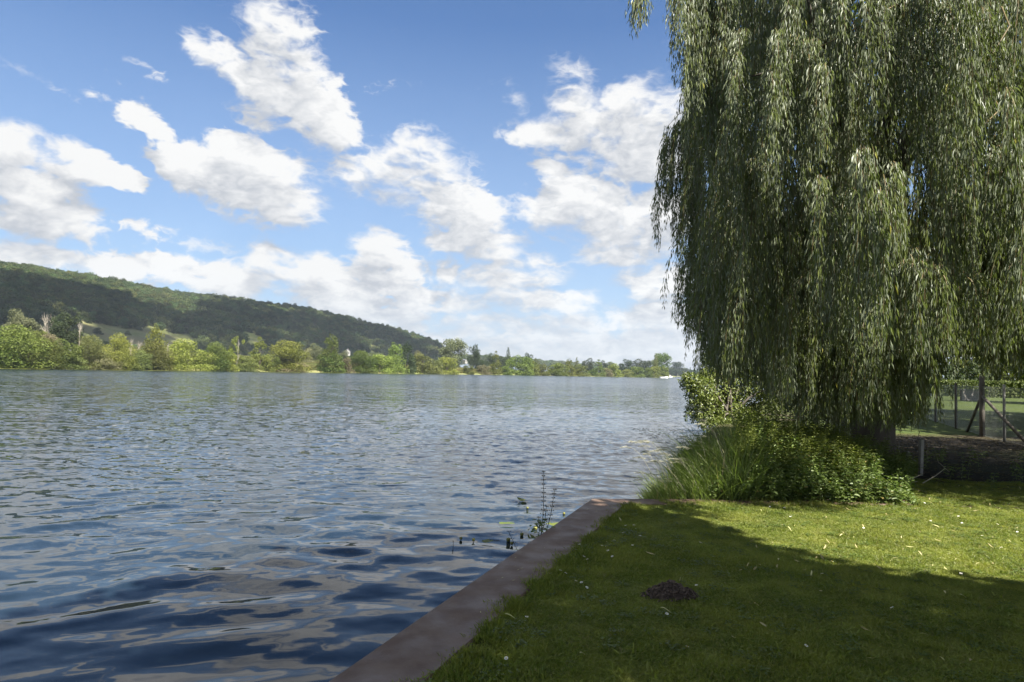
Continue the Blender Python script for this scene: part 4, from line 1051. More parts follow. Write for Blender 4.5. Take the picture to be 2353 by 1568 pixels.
for i, (px, py) in enumerate(spots):
    p = onz(px+random.uniform(-3, 3), py+random.uniform(-2, 2)); e = empty('daisy', (p[0], p[1], 0.040), 'small white daisy near the quay-side margin of the lawn' if px < 1480 else 'small white daisy in the sunlit lawn' if py < 1245 else 'small white daisy in the shaded lawn', 'daisy', 'daisies near the quay margin' if px < 1480 else 'daisies in the sunlit lawn' if py < 1245 else 'daisies in the shaded lawn', rz=random.random()*6)
    e.rotation_euler = (random.uniform(-.4, .4), random.uniform(-.4, .4), random.random()*6); e.scale = (1.15,)*3
    for nm, me in (('petals', PM), ('flower_centre', YM), ('stem', SM)): link(bpy.data.objects.new(nm, me), e)
FLV = []
for i in range(4):
    gg = np.random.default_rng(200+i); L = 0.075+0.02*i/3; m_ = 6; t_ = np.linspace(0, 1, m_); w = 0.0085*np.sin(math.pi*np.clip(t_*0.92+0.05, 0, 1)); cz = 0.010*np.sin(t_*3.1+i); cy = 0.010*np.sin(t_*2.2+i*2)
    V = np.concatenate([np.column_stack([(t_-.5)*L, cy-w, cz+w*0.4]), np.column_stack([(t_-.5)*L, cy, cz]), np.column_stack([(t_-.5)*L, cy+w, cz+w*0.4])])
    F = [[j, j+1, m_+j+1, m_+j] for j in range(m_-1)]+[[m_+j, m_+j+1, 2*m_+j+1, 2*m_+j] for j in range(m_-1)]
    me = raw_mesh('fallen_leaf', V, [np.array(F)], np.full(len(V), gg.random())); me.materials.append(MAT['pale_leaf']); FLV.append(me)
g = np.random.default_rng(55)
fl = [(2065, 1290, 20), (1912, 1322, 0), (1918, 1328, 0), (2240, 1310, 0)]
for i in range(150):
    if i < 95: px, py = g.uniform(1720, 2350), g.uniform(1158, 1330)
    elif i < 115: px, py = g.uniform(1120, 2350), g.uniform(1200, 1540)
    elif i < 132: px, py = g.uniform(1500, 2100), g.uniform(1150, 1162)
    else: px, py = g.uniform(2110, 2350), g.uniform(1120, 1165)
    p = onz(px, py)
    if i < 115 and not inner_edge(p): continue
    o = bpy.data.objects.new('fallen_leaf', FLV[i % 4]); link(o); z = 0.044 if INX(p) > BW+0.1 and INF(p) > FW else 0.032
    o.location = (p[0], p[1], z); o.rotation_euler = (g.normal()*0.3, g.normal()*0.3, g.random()*6.28); s_ = g.uniform(0.45, 0.9); o.scale = (s_, s_*1.1, s_)
    sunlit = INX(p) > BW+0.1 and not inpoly(p[0], p[1], BND_)
    lb, gr = (('dry pale willow leaf lying on the sunlit part of the lawn', 'fallen willow leaves in the sun') if i < 115 and sunlit else ('dry pale willow leaf lying in the shaded foreground of the lawn', 'fallen willow leaves in the shade') if i < 115 else
              ('pale leaf scrap caught along the far quay arm', 'leaf scraps along the far quay arm') if i < 132 else ('dry leaf lying where the lawn meets the dark ground under the willow', 'fallen leaves at the dark ground edge'))
    tagd(o, lb, 'fallen leaf', gr)
for i in range(26):                         # specks of debris on the capping
    s_ = g.uniform(0.3, 4.6); p = CORNER-u*s_+nrm*g.uniform(0.04, BW-0.05)
    o = bpy.data.objects.new('fallen_leaf', FLV[i % 4]); link(o); o.location = (p[0], p[1], 0.0265); o.rotation_euler = (0, 0, g.random()*6.28); s_ = g.uniform(0.12, 0.42); o.scale = (s_, s_, 0.5*s_)
    tagd(o, 'tiny dry leaf scrap lying on the brown quay capping', 'fallen leaf', 'leaf scraps on the quay capping')
for px, py, r_, lb in ((1172, 1433, 0.4, 'curled yellow green leaf on the grass beside the quay bare patch'), (1338, 1522, 1.2, 'pale upright leaf near the bottom edge of the lawn'), (1530, 1418, 0.2, 'forked pale leaf below the molehill'), (1738, 1405, 1.0, 'reddish brown leaf right of the molehill'), (2213, 1385, 0.5, 'dry leaf alone in the shade at the right of the lawn')):
    p = onz(px, py); o = bpy.data.objects.new('fallen_leaf', FLV[1]); link(o); o.location = (p[0], p[1], 0.046); o.rotation_euler = (0.3, 0.2, r_); tagd(o, lb, 'fallen leaf')

# ================================================================== PLANTS AT THE QUAY AND IN THE WATER
pb = onz(1247, 1222, 0.0)
pl = empty('figwort_plant', (pb[0]-0.02, pb[1]+0.02, -0.10), 'dark thin whorled flower spikes rising from the outer quay edge', 'plant')
mbp, mbl = MB(), MB()
B0 = np.array(pl.location)
for (tx, ty, bx) in ((1251, 1085, 0), (1277, 1126, 8), (1258, 1165, -3), (1240, 1190, -8)):
    top = at(tx, ty, pb[1]+0.05)-B0; base = np.array([bx*0.004, 0.0, 0.02]); t_ = np.linspace(0, 1, 8)[:, None]
    pts = base+(top-base)*t_+np.array([0.012, 0, 0])*np.sin(t_*4); ms = MB(); ms.tube(pts, np.linspace(0.0045, 0.0022, 8), 5); ms.obj('stem', MAT['pod'], pl)
    H = np.linalg.norm(top-base); nw = int(H/0.062)
    for k in range(nw):
        t1 = 0.30+0.70*(k+1)/nw; c = np.array([np.interp(t1, t_[:, 0], pts[:, q]) for q in range(3)])
        for a in np.arange(4)*1.571+k*0.8:
            e = c+np.array([math.cos(a)*0.026, math.sin(a)*0.026, 0.010])*(1.15-0.55*t1); mbp.tube([c, (c+e)/2+[0, 0, -0.002], e], 0.0012, 3)
            V, F = ICO1; mbp.add(V*[0.0062, 0.0062, 0.007]+e, F)
mbp.obj('seed_pods', MAT['pod'], pl)
g = np.random.default_rng(3); n = 44
P = np.column_stack([g.normal(size=n)*0.035-0.01, g.normal(size=n)*0.03, g.uniform(0.05, 0.24, n)]); a = g.random(n)*6.28
V, F, r = leaves(P, np.column_stack([np.cos(a), np.sin(a), g.normal(size=n)*0.3]), unit(np.column_stack([g.normal(size=(n, 2))*0.4, np.ones(n)])), 0.055, 0.032, 0.1, True); mobj('leaf_cluster', raw_mesh('leaf_cluster', V, [F], r), MAT['nettle'], pl)
pb2 = onz(1195, 1258, -0.02); pl2 = empty('figwort_plant', (pb2[0], pb2[1], -0.1), 'short leaning seed spike at the quay edge over the dark water', 'plant')
tp = at(1168, 1220, pb2[1]+0.03)-np.array(pl2.location); t_ = np.linspace(0, 1, 6)[:, None]; pts = tp*t_; ms = MB(); ms.tube(pts, 0.0022, 4); ms.obj('stem', MAT['pod'], pl2)
mbp = MB()
for t1 in (0.35, 0.5, 0.65, 0.8, 0.95):
    for sx in (-1, 1): e = tp*t1+np.array([sx*0.014, 0, 0.008]); mbp.tube([tp*t1, e], 0.001, 3); V, F = ICO1; mbp.add(V*0.005+e, F)
mbp.obj('seed_pods', MAT['pod'], pl2)
def pad(px, py, r, ang, label, tilt=0.0, stretch=1.0):
    c = onz(px, py, ZW+0.025); e = bpy.data.objects.new('lily_pad', None); k = 18; th = np.linspace(0.25, 6.03, k)
    V = [(0, 0, 0.004)]+[(r*(0.55+0.0*x)*math.cos(x), r*0.55*math.sin(x), 0.0) for x in th]+[(r*math.cos(x)*stretch, r*math.sin(x), 0.004*math.sin(3*x)+tilt*max(0, math.cos(x))*r) for x in th]
    F3 = [[0, 1+j, 2+j] for j in range(k-1)]; F4 = [[1+j, 1+k+j, 2+k+j, 2+j] for j in range(k-1)]
    o = mobj('lily_pad', raw_mesh('lily_pad', np.array(V), [np.array(F3), np.array(F4)], np.full(len(V), 0.9)), MAT['mid']); o.location = c; o.rotation_euler = (0, 0, ang); tagd(o, label, 'lily pad')
pad(1198, 1149, 0.085, 3.0, 'pale green lily pad with one edge folded up, farthest out', 0.5)
pad(1120, 1243, 0.06, 1.0, 'small submerged lily pad left of the quay plant', 0, 1.5)
pad(1290, 1204, 0.11, 0.4, 'pale lily pad under the water near the quay corner', 0, 1.6)
pad(1165, 1202, 0.07, 0.2, 'narrow rolled lily pad floating left of the flower spikes', 0.0, 1.6)
pad(1222, 1236, 0.05, 2.2, 'dark curled lily pad beside the base of the flower spikes', 0.7, 1.2)
pad(1262, 1203, 0.04, 0.6, 'small lily pad tucked behind the flower spikes', 0.2, 1.0)
for px, py, s_, lb in ((1212, 1167, 1.0, 'yellow green water lily bud below the folded pad'), (1296, 1180, 1.1, 'bright yellow water lily bud near the quay corner'), (1059, 1237, 1.0, 'leftmost round water lily bud'), (1088, 1240, 1.1, 'second water lily bud from the left'),
                       (1168, 1240, 1.4, 'tall dark water lily bud left of the leaning spike'), (1176, 1248, 1.1, 'low water lily bud under the leaning spike'), (1199, 1228, 1.3, 'dark fat bud floating right of the leaning spike'), (1230, 1214, 1.5, 'largest dark bud beside the flower spikes')):
    c = onz(px, py, ZW+0.02); e = empty('water_lily_bud', (c[0], c[1], ZW+0.02), lb, 'flower bud'); V, F = ICO2
    V = V*np.array([0.019, 0.019, 0.022])*s_*(1-0.25*(V[:, 2:] > 0.6)); mobj('bud', raw_mesh('bud', V, [F], smooth=True), MAT['bud'], e)
    ms = MB(); ms.tube([(0, 0, -0.012*s_), (0.01, 0.01, -0.06), (0.02, 0.05, -0.16)], 0.004, 5); ms.obj('stem', MAT['pod'], e)
c = onz(1128, 1243, ZW+0.012); e = empty('floating_plant', (c[0], c[1], ZW+0.012), 'looped dark water plant stem lying on the surface', 'plant stem'); t_ = np.linspace(0, 1, 14)
ms = MB(); ms.tube(np.column_stack([(t_-0.5)*0.22, 0.03*np.sin(t_*math.pi), 0.004+0*t_]), 0.0028, 5); ms.obj('stem', MAT['pod'], e); ms = MB(); ms.tube(np.column_stack([(t_-0.5)*0.22, -0.03*np.sin(t_*math.pi), 0.004+0*t_]), 0.0028, 5); ms.obj('stem', MAT['pod'], e)
c = onz(1041, 1252, ZW+0.02); e = empty('water_plant', (c[0], c[1], ZW), 'short dark stem poking out of the water, far left of the buds', 'plant stem'); ms = MB(); ms.tube([(0, 0, -0.05), (0.003, 0, 0.03), (0, 0, 0.06)], 0.003, 5); ms.obj('stem', MAT['pod'], e); V, F = ICO1; ms = MB(); ms.add(V*0.007+[0, 0, 0.063], F); ms.obj('bud', MAT['pod'], e)
#@@BUSH

# ================================================================== WILLOW
TR = np.array([6.7, 13.0, 0.0])
wl = empty('weeping_willow', tuple(TR), 'large weeping willow whose hanging curtain of leaves fills the right side', 'tree')
def strand_set(P0, H, L, seed, dens=54, leafL=0.108, sway=0.10, ymax=None):
    """hanging shoots. P0 roots (S,3), H outward start (S,3), L lengths. returns leaf arrays and stem paths"""
    g = np.random.default_rng(seed); S = len(P0)
    ph = g.random((S, 2))*6.28; amp = sway*g.uniform(0.3, 1.0, S)*(L/3)
    drift = g.normal(size=(S, 2))*0.05
    def path(s, t):
        e = 1-np.exp(-4.0*t)
        p = P0[s]+H[s]*(e*0.9)[:, None]
        p[:, 2] += -L[s]*(t-0.16*e)
        p[:, 0] += amp[s]*np.sin(t*3.1+ph[s, 0])*t+drift[s, 0]*L[s]*t; p[:, 1] += amp[s]*np.sin(t*2.7+ph[s, 1])*t+drift[s, 1]*L[s]*t
        return p
    cnt = np.maximum(8, (L*dens*g.uniform(0.75, 1.15, S))).astype(int); s = np.repeat(np.arange(S), cnt)
    t = g.random(len(s))**0.9*0.99+0.01; n = len(s)
    P = path(s, t); T_ = unit(path(s, np.minimum(t+0.02, 1.02))-P)
    a = g.random(n)*6.28; side = np.column_stack([np.cos(a), np.sin(a), np.zeros(n)])
    A = unit(T_*g.uniform(0.75, 1.3, n)[:, None]+side*g.uniform(0.15, 0.6, n)[:, None]+[0, 0, -0.25])
    N = unit(side*0.9+g.normal(size=(n, 3))*0.45+[0, 0, 0.5])
    P = P+side*(g.random(n)**1.3*0.075*np.clip((1.02-t)*6, 0.15, 1))[:, None]; LL = leafL*g.uniform(0.55, 1.2, n)*(1-0.35*(t > 0.93)); rr = np.clip(g.random(n)*0.5+0.45*g.random(S)[s], 0, 0.935); rr[g.random(n) < 0.006] = 0.99
    V, F, r = leaves(P, A, N, LL, LL*g.uniform(0.13, 0.19, n), 0.30, rnd=rr)
    tt_ = np.linspace(0, 1, 8); stems = [path(np.full(8, i), tt_) for i in range(S)]
    return V, F, r, stems
def ledge(py):                               # silhouette on the left side
    return np.interp(py, [-400, 0, 100, 160, 230, 300, 600, 800, 815, 1100], [1500, 1530, 1545, 1568, 1592, 1598, 1588, 1592, 1640, 1650])
def lowest(px):
    return np.interp(px, [1500, 1590, 1625, 1640, 1700, 1725, 1770, 1820, 1900, 2090, 2125, 2140, 2353, 2500], [600, 790, 800, 900, 925, 930, 940, 990, 1020, 1020, 985, 835, 850, 850])
g = np.random.default_rng(77)
P0, H, L = [], [], []
def add_bunch(root, n, spread, out, l0, l1, lim=True):
    for _ in range(n):
        p = root+g.normal(size=3)*[spread, spread, spread*0.9]; l = g.uniform(l0, l1)
        if lim:
            px, py = proj(p-np.array([0, 0, l])); lo = float(lowest(px[0]))-abs(g.normal())*28
            if p[1] < 9.0: lo = min(lo, 870)
            if py[0] > lo: l -= (py[0]-lo)*p[1]/FP
            qx, qy = proj(p); q2x, q2y = proj(p-np.array([0, 0, l*0.7]))
            if l < 0.5 or qx[0] < ledge(qy[0]) or q2x[0] < ledge(q2y[0]): continue
        P0.append(p); H.append(np.array([out[0], out[1], 0.05])*g.uniform(0.5, 1.3)+g.normal(size=3)*0.05); L.append(l)
cx_, cy_, rx, ry = TR[0]+0.7, TR[1]-0.4, 5.6, 5.7
nb = 0
while nb < 430:
    a = g.random()*6.283; rho = 0.30+0.70*g.random()**0.55
    x, y = cx_+rho*rx*math.cos(a), cy_+rho*ry*math.sin(a)
    ztop = 4.2+6.5*math.sqrt(max(0.0, 1-(rho*0.93)**2)); z = g.uniform(2.6 if rho > 0.5 else 4.0, ztop+0.6)
    root = np.array([x, y, z]); px, py = proj(root)
    if y < 7.3 or px[0] > 2720 or (px[0] > 2400 and y < 9.4): continue
    if px[0] > 2110 and z < 3.2 and y < 12: continue
    out = np.array([math.cos(a), math.sin(a)])*g.uniform(0.15, 0.45)
    front = y < 9.4
    if front and g.random() < 0.62: nb += 1; continue
    add_bunch(root, g.integers(12, 20) if front else g.integers(6, 11), 0.058 if front else 0.13, out, 1.9 if front else 1.3, 4.3 if front else 3.6); nb += 1
# feature bunches read off the photograph: px, top y, bottom y, half width px, depth, shoots
FB = [(1478, -70, 100, 20, 8.4, 9), (1462, -60, 75, 10, 8.5, 4), (1552, -80, 110, 14, 9.0, 8), (1568, -60, 190, 16, 9.2, 8), (1592, -60, 330, 22, 9.6, 14), (1625, -50, 420, 26, 9.7, 20), (1665, -60, 520, 26, 9.6, 20), (1705, 60, 560, 26, 9.2, 20),
      (1690, 120, 450, 20, 8.8, 12), (1790, 60, 400, 20, 8.3, 14), (1775, 150, 470, 16, 8.1, 10), (1860, 80, 380, 26, 8.2, 18), (1895, 140, 420, 22, 8.0, 14), (1925, -40, 300, 24, 8.2, 16), (2010, -60, 330, 30, 8.0, 18), (2080, -30, 330, 24, 8.2, 12),
      (1893, 400, 770, 20, 7.3, 14), (1912, 470, 700, 15, 7.3, 8), (1985, 330, 790, 24, 7.0, 18), (2022, 430, 880, 15, 6.9, 12), (2050, 370, 640, 24, 7.4, 14), (1955, 420, 690, 20, 7.3, 10), (2100, 560, 800, 26, 7.6, 16), (2150, 600, 850, 26, 7.4, 18),
      (2200, 430, 780, 26, 7.8, 18), (2240, 620, 830, 24, 7.6, 16), (2290, 330, 620, 24, 7.6, 16), (2320, 200, 560, 18, 7.2, 14), (2335, 560, 830, 16, 7.6, 10), (2120, 60, 420, 26, 8.4, 14), (2190, 100, 450, 22, 8.4, 12), (2260, 0, 330, 22, 8.0, 12), (2345, -40, 260, 20, 7.4, 10)]
for px, y0, y1, hw, d, n in FB:
    for _ in range(n):
        p = at(px+g.normal()*hw*0.42, y0+abs(g.normal())*25, d+g.normal()*0.15); zb = at(px, y1-abs(g.normal())*45, d)[2]; l = max(0.5, p[2]-zb)
        P0.append(p); H.append(np.array([-0.05, -0.12, 0.05])*g.uniform(0.5, 1.4)+g.normal(size=3)*0.03); L.append(l*1.12)
# the lower bump on the left, further back, and the curtains below it
LB = [(1590, 250, 800, 10, 13.6, 10), (1580, 252, 640, 12, 13.4, 12), (1566, 262, 560, 10, 13.4, 11), (1552, 272, 600, 8, 13.2, 10), (1538, 285, 520, 7, 13.1, 8), (1524, 305, 470, 6, 13.0, 7), (1516, 330, 540, 5, 13.0, 6), (1506, 420, 595, 4, 13.0, 4), (1598, 300, 700, 12, 13.3, 12),
      (1604, 500, 805, 8, 12.6, 10), (1616, 540, 740, 8, 12.8, 8), (1655, 480, 925, 15, 11.8, 20), (1678, 560, 940, 14, 11.6, 20), (1700, 500, 900, 12, 11.8, 14), (1722, 560, 925, 10, 12.0, 12), (1640, 450, 720, 12, 12.2, 12), (1745, 420, 620, 12, 11.8, 9), (1790, 480, 960, 16, 12.0, 18), (1830, 480, 940, 14, 11.2, 18), (1770, 650, 940, 12, 12.8, 8)]
for px, y0, y1, hw, d, n in LB:
    for _ in range(n):
        p = at(px+14+g.normal()*hw*0.6, y0+abs(g.normal())*10, d+g.normal()*0.2); zb = at(px, y1-abs(g.normal())*30, d)[2]; l = max(0.5, p[2]-zb)
        P0.append(p); H.append(np.array([-0.10, -0.02, 0.08])*g.uniform(0.5, 1.6)+g.normal(size=3)*0.02); L.append(l*1.1)
for px in np.arange(1765, 2120, 19.0):
    for _ in range(24 if px < 1950 else 40):
        p = at(px+g.normal()*12, g.uniform(480, 760), g.uniform(10.0, 12.0)); zb = at(px, min(1030, float(lowest(px)))-abs(g.normal())*35, p[1])[2]
        P0.append(p); H.append(g.normal(size=3)*0.05); L.append(max(0.6, p[2]-zb)*1.08)
for px in np.arange(2128, 2500, 22.0):
    bt_ = g.uniform(835, 925)
    for _ in range(19):
        p = at(px+g.normal()*13, g.uniform(430, 660), g.uniform(9.0, 11.5)); zb = at(px, bt_-abs(g.normal())*45, p[1])[2]
        P0.append(p); H.append(g.normal(size=3)*0.05); L.append(max(0.6, p[2]-zb)*1.08)
P0, H, L = np.array(P0), np.array(H), np.array(L)
V, F, r, stems = strand_set(P0, H, L, 5)
NW = len(F)
fol = mobj('foliage', raw_mesh('foliage', V-TR, [F], r), MAT['willow'], wl); fol['kind'] = 'stuff'
mb = MB()
for s_ in stems: mb.tube(s_-TR, np.linspace(0.0042, 0.0016, 8), 3, cap=False)
# dark inner crown: shorter, sparser shoots filling the middle of the tree
g = np.random.default_rng(78); n = 1500
a = g.random(n)*6.283; rho = 0.75*g.random(n)**0.5; zt = 4.0+7.0*np.sqrt(1-rho**2)
P1 = np.column_stack([cx_+rho*rx*np.cos(a), cy_+rho*ry*np.sin(a), 3.0+(zt-3.0)*g.random(n)]); L1 = g.uniform(1.0, 2.6, n)
qx, qy = proj(P1); keep = (qx > ledge(qy)+40) & (P1[:, 1] > 8.6); P1, L1 = P1[keep], L1[keep]
q = P1-np.column_stack([0*L1, 0*L1, L1]); qx, qy = proj(q); lo = lowest(qx)-25; cut = np.maximum(0, (qy-lo)*P1[:, 1]/FP); L1 = L1-cut; k_ = L1 > 0.4; P1, L1 = P1[k_], L1[k_]
V, F, r, st2 = strand_set(P1, g.normal(size=(len(P1), 3))*0.15, L1, 6, dens=34, leafL=0.15)
inn = mobj('inner_foliage', raw_mesh('inner_foliage', V-TR, [F], r), MAT['willow'], wl); inn['kind'] = 'stuff'
for s_ in st2: mb.tube(s_-TR, np.linspace(0.004, 0.0016, 8), 3, cap=False)
g = np.random.default_rng(83); n = 26000        # the dense upper crown that shades the inside of the tree
a = g.random(n)*6.283; rho = 1.04*g.random(n)**0.5; P2 = np.column_stack([cx_+0.6+rho*(rx+0.4)*np.cos(a), cy_+0.3+rho*(ry+0.3)*np.sin(a), 8.3+3.2*np.sqrt(np.clip(1-(rho/1.05)**2, 0, 1))+g.normal(size=n)*0.35])
qx, qy = proj(P2); P2 = P2[(qx > ledge(qy)+60) & (P2[:, 1] > 7.4)]
P3 = np.column_stack([g.uniform(10.2, 21, 30000), g.uniform(3.7, 16.5, 30000), g.uniform(6.6, 8.8, 30000)]); P3 = P3[P3[:, 0] > 0.80*P3[:, 1]+0.6]    # its wide right-hand side, beyond the frame
rr_ = np.hypot((P3[:, 0]-15.4)/5.1, (P3[:, 1]-10.0)/6.2)+0.10*g.normal(size=len(P3)); 
P4 = np.column_stack([g.uniform(9.4, 16.4, 11000), g.uniform(3.2, 9.8, 11000), g.uniform(6.6, 8.6, 11000)]); P4 = P4[np.hypot((P4[:, 0]-13.4)/3.2, (P4[:, 1]-6.4)/3.2)+0.08*g.normal(size=len(P4)) < 1]
P5 = np.column_stack([g.uniform(7.6, 12.5, 12000), g.uniform(7.6, 12.0, 12000), g.uniform(3.4, 7.2, 12000)]); P5 = P5[P5[:, 0] > 0.80*P5[:, 1]+0.6]  # unseen leaves added at the right to block sun from deeper shoots
P2 = np.concatenate([P2, P3[rr_ < 1], P4, P5]); n = len(P2)
V, F, r = leaves(P2, unit(g.normal(size=(n, 3))+[0, 0, -1.0]), unit(g.normal(size=(n, 3))*0.5+[0, 0, 0.9]), g.uniform(0.18, 0.34, n), 0.085, 0.2); top_ = mobj('upper_foliage', raw_mesh('upper_foliage', V-TR, [F], r), MAT['willow'], wl); top_['kind'] = 'stuff'
o = mb.obj('hanging_twigs', MAT['willow_twig'], wl); o['kind'] = 'stuff'
print('WILLOW strands', len(P0), 'leaf tris', NW, len(F))
mb = MB(); t_ = np.linspace(0, 1, 9)[:, None]
trp = np.column_stack([0.25*t_+0.1*np.sin(t_*5), 0.2*t_, t_*6.0-0.1]); mb.tube(trp, np.array([0.62, 0.47, 0.43, 0.41, 0.40, 0.38, 0.36, 0.34, 0.30]), 14); mb.obj('trunk', MAT['bark'], wl, True)
g = np.random.default_rng(79)
for i in range(15):
    a = i*0.42*math.pi+g.normal()*0.2; z0 = g.uniform(2.6, 5.8); reach = g.uniform(3.2, 5.0); up = g.uniform(2.6, 4.6)
    tq = np.linspace(0, 1, 9)[:, None]; base = np.array([0.25, 0.15, z0]); d = np.array([math.cos(a), math.sin(a), 0])
    pts = base+d*reach*tq**0.9+np.array([0, 0, 1])*(up*np.sin(tq*1.75))+g.normal(size=3)*0.3*tq*(1-tq)*2
    endw = proj(pts[-1]+TR)
    if endw[0][0] < ledge(endw[1][0])+30: continue
    mb = MB(); mb.tube(pts, np.linspace(0.15, 0.02, 9), 8)
    for _ in range(6):
        s_ = g.uniform(0.35, 0.95); b = np.array([np.interp(s_, tq[:, 0], pts[:, q]) for q in range(3)]); d2 = unit(d+g.normal(size=3)*[0.8, 0.8, 0.2]); Lb = g.uniform(0.8, 1.6)
        e_ = b+d2*Lb
        w_ = proj(e_+TR)
        if w_[0][0] < ledge(w_[1][0])+20: continue
        mb.tube([b, b+d2*Lb*0.5+[0, 0, 0.25], e_+[0, 0, 0.15], e_+d2*0.3-[0, 0, 0.25]], [0.035, 0.022, 0.012, 0.005], 5)
    mb.obj('limb', MAT['bark'], wl, True)
for pts_ in ([(2060, 10), (1960, 70), (1880, 110), (1835, 160)], [(2320, 60), (2240, 190), (2170, 300)], [(1700, 130), (1650, 190), (1600, 250), (1560, 262), (1535, 290)], [(2300, 250), (2215, 330), (2205, 520)]):
    d = 7.9 if pts_[0][0] > 1800 else 12.6
    mb = MB(); pp = np.array([at(x, y, d+0.15*i)-TR for i, (x, y) in enumerate(pts_)]); pp = np.vstack([pp[:1]+(pp[0]-pp[1])*0.8+[0, 0.6, 0], pp]); mb.tube(pp, np.linspace(0.011, 0.004, len(pp)), 6); mb.obj('branchlet', MAT['willow_twig'], wl, True)

# ================================================================== UNDERGROWTH
def gh(px, py, Y): return at(px, py, Y)
def plant_stems(name, specs, seed, mat, leafL, leafW, per, label, kind='stuff', round_=True, stemmat=None, droop=0.25, node=0.045):
    """upright leafy stems: specs of (x, y, z0, height, leanx, leany)"""
    g = np.random.default_rng(seed); P, A, N, LL = [], [], [], []; st = MB()
    for (x, y, z0, h, lx, ly) in specs:
        t_ = np.linspace(0, 1, 5)[:, None]; b = np.array([x, y, z0]); pts = b+np.array([lx, ly, 0])*h*t_**1.5+np.array([0, 0, h])*t_; st.tube(pts, np.linspace(0.004, 0.0018, 5), 3, cap=False)
        k = max(3, int(h/node)); tt_ = np.linspace(0.08, 1, k); a0 = g.random()*6.28
        for i_, t1 in enumerate(tt_):
            c = b+np.array([lx, ly, 0])*h*t1**1.5+np.array([0, 0, h])*t1; sz = (0.55+0.6*math.sin(math.pi*min(1, t1*0.8+0.12)))*g.uniform(0.7, 1.25)
            for j_ in range(per):
                a = a0+i_*1.57+j_*6.283/per+g.normal()*0.3; d = np.array([math.cos(a), math.sin(a), g.uniform(-0.1, 0.5)-droop])
                P.append(c+d*0.012); A.append(d); N.append(np.array([g.normal()*0.35, g.normal()*0.35, 1.0])); LL.append(leafL*sz)
    P, A, N, LL = map(np.array, (P, A, N, LL)); rr = np.clip(0.5+g.normal(size=len(P))*0.26, 0, 0.93); rr[g.random(len(P)) < 0.02] = 0.99
    V, F, r = leaves(P, unit(A), unit(N), LL, LL*leafW, 0.2, round_, rnd=rr)
    me = raw_mesh(name, V, [F], r)
    # stems share the object
    b0 = len(V); mb = MB(); me2 = raw_mesh(name, np.concatenate([V]+st.V), [F, np.concatenate(st.F)+b0], np.concatenate([r]+st.r))
    o = mobj(name, me2, mat); tagd(o, label, None, None, kind); return o
g = np.random.default_rng(91)
def top_profile(px):                         # outline of the undergrowth against the willow
    return float(np.interp(px, [1480, 1520, 1560, 1600, 1650, 1690, 1740, 1790, 1830, 1860, 1900, 1960, 2010, 2060, 2100, 2140], [1130, 1090, 1060, 1020, 985, 975, 940, 985, 965, 950, 985, 1000, 1015, 1050, 1085, 1120]))
def specs_for(n, x0, x1, d0, d1, fac0, fac1, lean=0.12):
    S = []
    for _ in range(n):
        px = g.uniform(x0, x1); Y = g.uniform(d0, d1); ptop = top_profile(px)
        # keep the outline: nearer plants are shorter
        ztop = at(px, ptop, 10.6)[2]*float(np.interp(Y, [8.8, 10.6, 12.5], [0.42, 1.0, 1.0]))*g.uniform(fac0, fac1)
        p = at(px, 1000, Y); z0 = -0.15 if px < 1640 else -0.04
        if ztop-z0 < 0.12: continue
        S.append((p[0], p[1], z0, ztop-z0, g.normal()*lean, g.normal()*lean-0.05))
    return S
FQ = CORNER[1]+0.12
plant_stems('nettles', specs_for(330, 1720, 2100, FQ, 11.6, 0.55, 1.0), 1, MAT['nettle'], 0.068, 0.50, 4, 'nettles and leafy weeds crowding behind the far quay arm')
plant_stems('tall_weeds', specs_for(150, 1690, 1990, 9.6, 11.2, 0.9, 1.12, 0.2), 2, MAT['fresh'], 0.075, 0.26, 4, 'taller fresh green weeds standing out of the nettles', droop=0.0, node=0.04, round_=False)
plant_stems('brambles', specs_for(170, 1620, 2140, FQ, 9.6, 0.35, 0.8, 0.5), 3, MAT['nettle'], 0.062, 0.62, 4, 'low bramble shoots along the far quay arm', node=0.05)
plant_stems('shaded_nettles', specs_for(240, 1700, 2120, 11.2, 13.5, 0.6, 1.05), 4, MAT['shrub'], 0.085, 0.48, 4, 'darker nettles in the shade under the willow')
# arching reed grass leaning over the water
def reed_blades(n, seed):
    g = np.random.default_rng(seed); mbv, mbf, rr = [], [], []; k = 7; c = 0
    for _ in range(n):
        px = 1496+235*g.random()**0.9+g.normal()*8; Y = g.uniform(FQ, 12.5) if px > 1560 else g.uniform(FQ, 10.2)
        p = at(px, 1000, Y); top = at(px, top_profile(px)-g.uniform(-50, 30), 10.4)[2]*float(np.interp(Y, [8.8, 10.4], [0.65, 1.0]))+0.28
        L_ = max(0.3, top*g.uniform(0.7, 1.15)); lx = -g.uniform(0.05, 0.75) if px < 1640 else g.normal()*0.4-0.12; ly = g.normal()*0.35-0.15
        t_ = np.linspace(0, 1, k); base = np.array([p[0]+g.normal()*0.05, p[1], -0.28]); bend = g.uniform(0.3, 1.0)
        pts = np.column_stack([base[0]+lx*L_*t_**1.8, base[1]+ly*L_*t_**1.8, base[2]+L_*(t_-0.30*bend*t_**3*(abs(lx)+0.4))])
        w = g.uniform(0.004, 0.0085)*(1-t_**2.2)+0.0004; tw = g.random()*3.14; s = np.column_stack([np.cos(tw+t_*0.8), np.sin(tw+t_*0.8), 0*t_])*w[:, None]
        mbv.append(np.concatenate([pts-s, pts+s])); i = np.arange(k-1)[:, None]; mbf.append(np.concatenate([i, i+1, k+i+1, k+i], 1)+c); c += 2*k
        v = min(0.93, max(0, g.normal()*0.25+0.5)); rr.append(np.full(2*k, 0.99 if g.random() < 0.05 else v))
    return raw_mesh('reed_grass', np.concatenate(mbv), [np.concatenate(mbf)], np.concatenate(rr))
